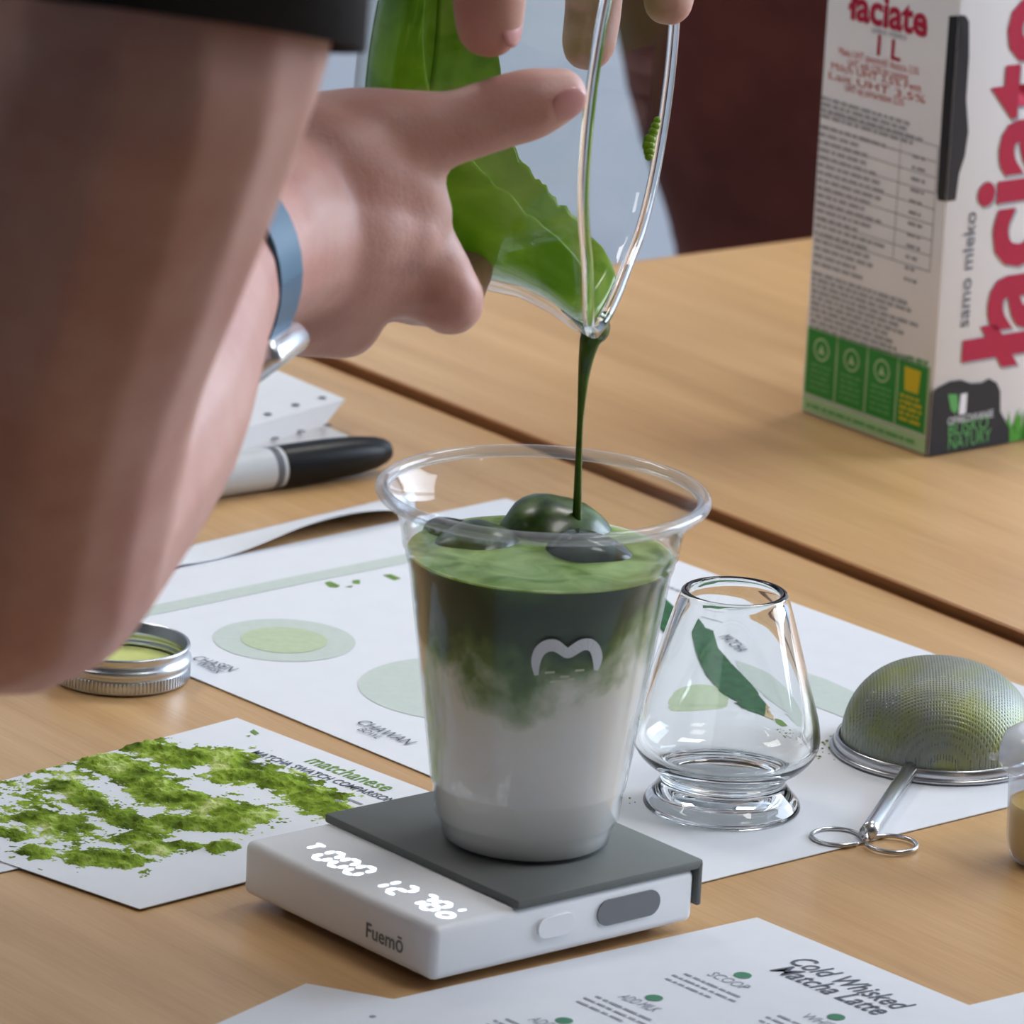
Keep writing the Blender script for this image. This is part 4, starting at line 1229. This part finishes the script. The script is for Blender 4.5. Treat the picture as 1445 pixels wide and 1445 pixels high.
chains = [
    # hand held under the bowl: thumb, palm, curled fingers
    ch((450, 215, YH - .005, 17), (520, 198, YH - .006, 15), (585, 188, YH - .006, 12.2), (640, 180, YH - .005, 10.4), (700, 161, YH - .003, 10.2), (755, 145, YH - .001, 10.0), (790, 134, YH + .001, 7.9)),
    ch((395, 250, YH - .01, 22), (480, 245, YH - .012, 20), (560, 262, YH - .008, 13), (592, 300, YH - .004, 9.5)),
    ch((390, 330, YH - .015, 24), (480, 320, YH - .015, 20), (560, 330, YH - .008, 13)),
    ch((390, 400, YH - .01, 20), (470, 395, YH - .010, 18), (550, 390, YH - .006, 12), (590, 395, YH - .002, 11)),
    ch((390, 430, YH - .008, 14), (440, 440, YH - .008, 13), (484, 453, YH - .006, 10.6), (495, 450, YH + .025, 8.6), (520, 410, YH + .05, 8)),
    ch((560, 290, YH - .006, 12), (583, 325, YH - .003, 10.0), (612, 378, YH - .002, 10.0), (633, 422, YH - .003, 9.9), (640, 418, YH + .028, 8.6), (660, 380, YH + .048, 7.6)),
    ch((545, 370, YH - .004, 12), (565, 395, YH + .002, 10.5), (585, 415, YH + .012, 9), (600, 400, YH + .04, 8.4)),
    # forearm
    ch((395, 325, YH - .02, 26), (335, 345, YH - .05, 24.5), (258, 402, 1.60, 26), (152, 568, 1.52, 35.5), elbow),
    ch((400, 290, YH - .015, 24), (350, 322, YH - .045, 23)),
    # upper arm
    ch(elbow, (50, 520, 1.41, 39), (85, 330, 1.39, 44), (130, 120, 1.375, 48.5), (160, -60, 1.37, 50), (150, -500, 1.40, 52), (40, -900, 1.45, 56)),
]
# hand gripping the bowl from above
hY = 1.79
chains += [
    ch((690, 34, 1.703, 9.6), (690, -20, 1.699, 10.6), (680, -90, 1.70, 10.8), (672, -170, 1.72, 11.5), (690, -260, 1.76, 15)),
    ch((830, 62, 1.852, 8.4), (838, 0, 1.857, 8.9), (835, -100, 1.858, 9.2), (800, -230, 1.845, 10), (760, -320, 1.81, 12)),
    ch((943, 0, 1.835, 8.0), (945, -60, 1.842, 8.4), (915, -170, 1.850, 9), (840, -290, 1.845, 10), (780, -370, 1.82, 12)),
    ch((745, -75, 1.872, 7.8), (750, -130, 1.872, 8.6), (745, -220, 1.855, 9.5), (725, -320, 1.82, 12)),
    ch((690, -260, 1.765, 15), (730, -330, 1.79, 18), (760, -370, 1.81, 18)),
    ch((700, -300, 1.78, 16), (690, -420, 1.80, 23), (640, -520, 1.83, 26)),
    ch((760, -350, 1.82, 15), (720, -420, 1.82, 20), (640, -520, 1.83, 26)),
]
wr = P(640, -520, 1.83)
chains += [cw((wr.x, wr.y, wr.z, .026), (-.09, 1.90, .405, .032), (-.18, 1.98, .43, .038), (-.22, 1.90, .47, .043), (-.27, 1.76, .505, .052))]
rs = P(40, -900, 1.45)
HF, HU, HS = Vector((.75, .04, -.66)).normalized(), Vector((.66, 0, .75)).normalized(), Vector((0, 1, 0))
HC_ = Vector((-.095, 1.50, .69))
def hv(f, u, s_, r_): 
    p = HC_ + HF * f + HU * u + HS * s_
    return (p.x, p.y, p.z, r_)
chains += [cw((rs.x, rs.y, rs.z, .056), (-.17, 1.48, .50, .07), (-.22, 1.57, .52, .08), (-.27, 1.75, .50, .065)),
           cw((-.23, 1.57, .50, .10), (-.34, 1.56, .36, .12), (-.46, 1.54, .18, .118), (-.55, 1.52, .0, .12)),
           cw((-.20, 1.56, .54, .06), (-.155, 1.53, .61, .052), hv(-.01, -.05, 0, .055)),
           cw(hv(-.01, .045, 0, .077), hv(.0, .01, 0, .076), hv(.02, -.055, 0, .050)),
           cw(hv(.078, -.005, 0, .010), hv(.092, -.028, 0, .013)),
           cw(hv(0, -.01, .078, .012), hv(-.01, .015, .082, .014)), cw(hv(0, -.01, -.078, .012), hv(-.01, .015, -.082, .014)),
           cw((-.55, 1.455, .0, .085), (-.57, 1.44, -.36, .06), (-.60, 1.44, -.66, .045), (-.54, 1.44, -.70, .035), (-.46, 1.44, -.71, .028)),
           cw((-.55, 1.585, .0, .085), (-.57, 1.60, -.36, .06), (-.60, 1.60, -.66, .045), (-.54, 1.60, -.70, .035), (-.46, 1.60, -.71, .028))]
body = organic('body', chains, .0023, M_['skin'], 5, barista)
# nails
def nail(c, n, t, w, l):
    n = Vector(n).normalized(); t = (Vector(t) - n * Vector(t).dot(n)).normalized(); s_ = n.cross(t)
    bm = bmesh.new()
    bmesh.ops.create_uvsphere(bm, u_segments=20, v_segments=10, radius=1.0)
    M = Matrix(((s_.x, t.x, n.x, c.x), (s_.y, t.y, n.y, c.y), (s_.z, t.z, n.z, c.z), (0, 0, 0, 1))) @ Matrix.Diagonal((w, l, .0014, 1))
    bmesh.ops.transform(bm, matrix=M, verts=bm.verts)
    bmobj('fingernail', bm, M_['nail'], barista, True)
nail(P(803, 146, YH - .0062), TC * .75 + IR * .45 + ID * .45, IR - ID * .2, .0048, .0055)
nail(P(722, 34, 1.6975), IR * .75 + TC * .6, ID, .0045, .0065)
# eyes and mouth of the face outside the frame
for dy in (-.032, .032):
    for nm, rr_, ff_, mt_ in (('eye', .0115, .066, mat('eye_white', srgb(230, 228, 222), .2)), ('iris', .006, .074, mat('brown_iris', srgb(60, 38, 24), .2))):
        bm = bmesh.new(); bmesh.ops.create_uvsphere(bm, u_segments=16, v_segments=8, radius=rr_, matrix=Matrix.Translation(hv(ff_, .012, dy, 0)[:3]))
        bmobj(nm, bm, mt_, barista, True)
lm = Matrix(((HF.x, HS.x, HU.x, 0), (HF.y, HS.y, HU.y, 0), (HF.z, HS.z, HU.z, 0), (0, 0, 0, 1)))
lm.translation = Vector(hv(.066, -.058, 0, 0)[:3])
bmobj('lips', rbox(bmesh.new(), -.008, .006, -.022, .022, -.004, .004, lm, .003), mat('lips', srgb(170, 92, 88), .4), barista, True)
organic('hair', [cw(hv(.02, .075, 0, .062), hv(-.03, .05, 0, .074), hv(-.045, -.01, 0, .066)), cw(hv(-.02, .06, -.03, .06), hv(-.02, .06, .03, .06))], .006, mat('dark_hair', srgb(34, 24, 20), .6, var=.2, bump=.5, bscale=300), 4, barista)
organic('t_shirt', [cw((-.165, 1.475, .50, .080), (-.22, 1.57, .525, .090), (-.275, 1.76, .505, .075)), cw((-.23, 1.57, .50, .112), (-.34, 1.56, .36, .133), (-.46, 1.54, .18, .130), (-.54, 1.52, .02, .13)),
                    cw((-.27, 1.76, .505, .065), (-.24, 1.85, .485, .058), (-.22, 1.90, .47, .055)),
                    cw((rs.x - .012, rs.y + .01, rs.z + .01, .074), (-.165, 1.475, .50, .080))], .006, M_['shirt'], 4, barista)
organic('trousers', [cw((-.54, 1.52, .04, .128), (-.55, 1.52, -.06, .125)), cw((-.55, 1.455, -.05, .095), (-.57, 1.44, -.36, .075), (-.60, 1.44, -.64, .062)), cw((-.55, 1.585, -.05, .095), (-.57, 1.60, -.36, .075), (-.60, 1.60, -.64, .062))], .008, mat('dark_denim', srgb(30, 34, 48), .9, var=.15), 4, barista)
for y in (1.44, 1.60):
    organic('shoe', [cw((-.62, y, -.695, .043), (-.54, y, -.70, .04), (-.44, y, -.708, .032))], .006, M_['black'], 4, barista)
# sleeve: hollow tube round the upper arm with a straight hem
def sleeve():
    cs = [P(168, 30, 1.372), P(170, -160, 1.370), P(165, -340, 1.385), P(150, -500, 1.40), P(40, -900, 1.45)]
    rad = [.0545, .056, .059, .062, .072]
    n = 40; bm = bmesh.new(); outer, inner = [], []
    for i, c in enumerate(cs):
        t = (cs[min(i + 1, len(cs) - 1)] - cs[max(0, i - 1)]).normalized()
        if i == 0: t = (-ID * .985 + IR * .12 + TC * .02).normalized()
        u = (IR - t * IR.dot(t)).normalized(); v = t.cross(u)
        for lst, d in ((outer, 0), (inner, -.0016)):
            lst.append([bm.verts.new(c + (u * math.cos(2 * math.pi * k / n) + v * math.sin(2 * math.pi * k / n)) * (rad[i] + d)) for k in range(n)])
    for L_ in (outer, inner):
        for a, b in zip(L_, L_[1:]):
            for k in range(n): bm.faces.new((a[k], a[(k + 1) % n], b[(k + 1) % n], b[k]))
    for i in (0, len(cs) - 1):
        for k in range(n): bm.faces.new((outer[i][k], outer[i][(k + 1) % n], inner[i][(k + 1) % n], inner[i][k]))
    bmobj('sleeve', bm, M_['shirt'], barista, True)
sleeve()
tag(barista, 'person in a black T-shirt tipping the glass bowl with both hands', 'person')

# watch on the wrist
wc = P(244, 384, 1.612)
wa = (P(365, 335, YH - .035) - P(258, 402, 1.60)).normalized()
watch = empty('wristwatch', wc)
def ring_band(name, r0, r1, w, a0, a1, m_, n=40, ell=1.0, off=0.0):
    u = (IR - wa * IR.dot(wa)).normalized(); v = wa.cross(u)
    bm = bmesh.new(); R4 = []
    for k in range(n + 1):
        a = R(a0 + (a1 - a0) * k / n)
        d = u * math.cos(a) + v * math.sin(a) * ell
        R4.append([bm.verts.new(wc + d * rr + wa * (ww + off)) for rr, ww in ((r0, -w / 2), (r1, -w / 2), (r1, w / 2), (r0, w / 2))])
    for a, b in zip(R4, R4[1:]):
        for k in range(4): bm.faces.new((a[k], a[(k + 1) % 4], b[(k + 1) % 4], b[k]))
    bm.faces.new(R4[0]); bm.faces.new(list(reversed(R4[-1])))
    return smooth_angle(bmobj(name, bm, m_, watch), 40)
band_m = mat('blue_silicone', srgb(44, 92, 122), .4, var=.05)
ring_band('band', .0298, .0325, .019, 0, 360, band_m)
rd = (ID * .80 + IR * .60); rd = (rd - wa * rd.dot(wa)).normalized(); tg = wa.cross(rd)
MWc = Matrix(((wa.x, tg.x, rd.x, wc.x + rd.x * .0305), (wa.y, tg.y, rd.y, wc.y + rd.y * .0305), (wa.z, tg.z, rd.z, wc.z + rd.z * .0305), (0, 0, 0, 1)))
smooth_angle(bmobj('case', rbox(bmesh.new(), -.014, .015, -.015, .015, -.002, .006, MWc, .003, 3), mat('silver_case', srgb(216, 220, 226), .25, .9), watch), 40)

tag(watch, 'wristwatch with a blue band and a silver clasp', 'watch')

# person behind the far table
bk = empty('person', (.2675, 3.42, FLZ))
X0, Y0 = .2675, 3.42
cloth = mat('dark_brown_wool', srgb(112, 58, 50), .95, var=.18, scale=30, bump=.3, bscale=300)
organic('body', [cw((X0, Y0, .78, .07), (X0, Y0, .86, .09), (X0, Y0, .93, .07)), cw((X0, Y0, .62, .055), (X0, Y0, .76, .055)),
                 cw((X0 - .19, Y0, .56, .055), (X0 - .24, Y0 + .02, .30, .045), (X0 - .17, Y0 - .10, .16, .036), (X0 - .05, Y0 - .14, .20, .03)),
                 cw((X0 + .19, Y0, .56, .055), (X0 + .24, Y0 + .02, .30, .045), (X0 + .17, Y0 - .10, .16, .036), (X0 + .05, Y0 - .14, .20, .03)),
                 cw((X0 - .09, Y0, -.60, .04), (X0 - .09, Y0, -.69, .04), (X0 - .09, Y0 - .12, -.705, .03)), cw((X0 + .09, Y0, -.60, .04), (X0 + .09, Y0, -.69, .04), (X0 + .09, Y0 - .12, -.705, .03)),
                 cw((X0, Y0, .60, .08), (X0, Y0, .3, .1), (X0, Y0, -.05, .1)), cw((X0 - .08, Y0, -.05, .08), (X0 - .09, Y0, -.65, .045)), cw((X0 + .08, Y0, -.05, .08), (X0 + .09, Y0, -.65, .045)),
                 cw((X0 - .17, Y0, .57, .05), (X0 + .17, Y0, .57, .05)), cw((X0, Y0 - .085, .86, .012), (X0, Y0 - .095, .845, .013))], .009, M_['skin'], 4, bk)
organic('hair', [cw((X0, Y0 + .03, .95, .085), (X0, Y0 + .05, .86, .085), (X0, Y0 + .05, .74, .06))], .009, mat('brown_hair', srgb(50, 32, 22), .6, bump=.5, bscale=200), 4, bk)
organic('sweater', [cw((X0 - .16, Y0, .58, .07), (X0 + .16, Y0, .58, .07)), cw((X0, Y0, .55, .14), (X0, Y0, .30, .145), (X0, Y0, .05, .15)),
                    cw((X0 - .19, Y0, .56, .068), (X0 - .245, Y0 + .02, .30, .058), (X0 - .18, Y0 - .09, .17, .046)), cw((X0 + .19, Y0, .56, .068), (X0 + .245, Y0 + .02, .30, .058), (X0 + .18, Y0 - .09, .17, .046))], .01, cloth, 4, bk)
organic('trousers', [cw((X0, Y0, .04, .16), (X0, Y0, -.03, .17)), cw((X0 - .085, Y0, -.02, .155), (X0 - .085, Y0, -.12, .130), (X0 - .085, Y0, -.21, .100), (X0 - .09, Y0, -.36, .085), (X0 - .09, Y0, -.62, .07)), cw((X0 + .085, Y0, -.02, .125), (X0 + .09, Y0, -.36, .085), (X0 + .09, Y0, -.62, .07))], .01, cloth, 4, bk)
for s_ in (-1, 1):
    organic('shoe', [cw((X0 + s_ * .09, Y0 + .03, -.692, .046), (X0 + s_ * .09, Y0 - .06, -.698, .042), (X0 + s_ * .09, Y0 - .17, -.705, .034))], .008, M_['black'], 4, bk)
tag(bk, 'person in dark brown clothes standing behind the table with the carton', 'person')
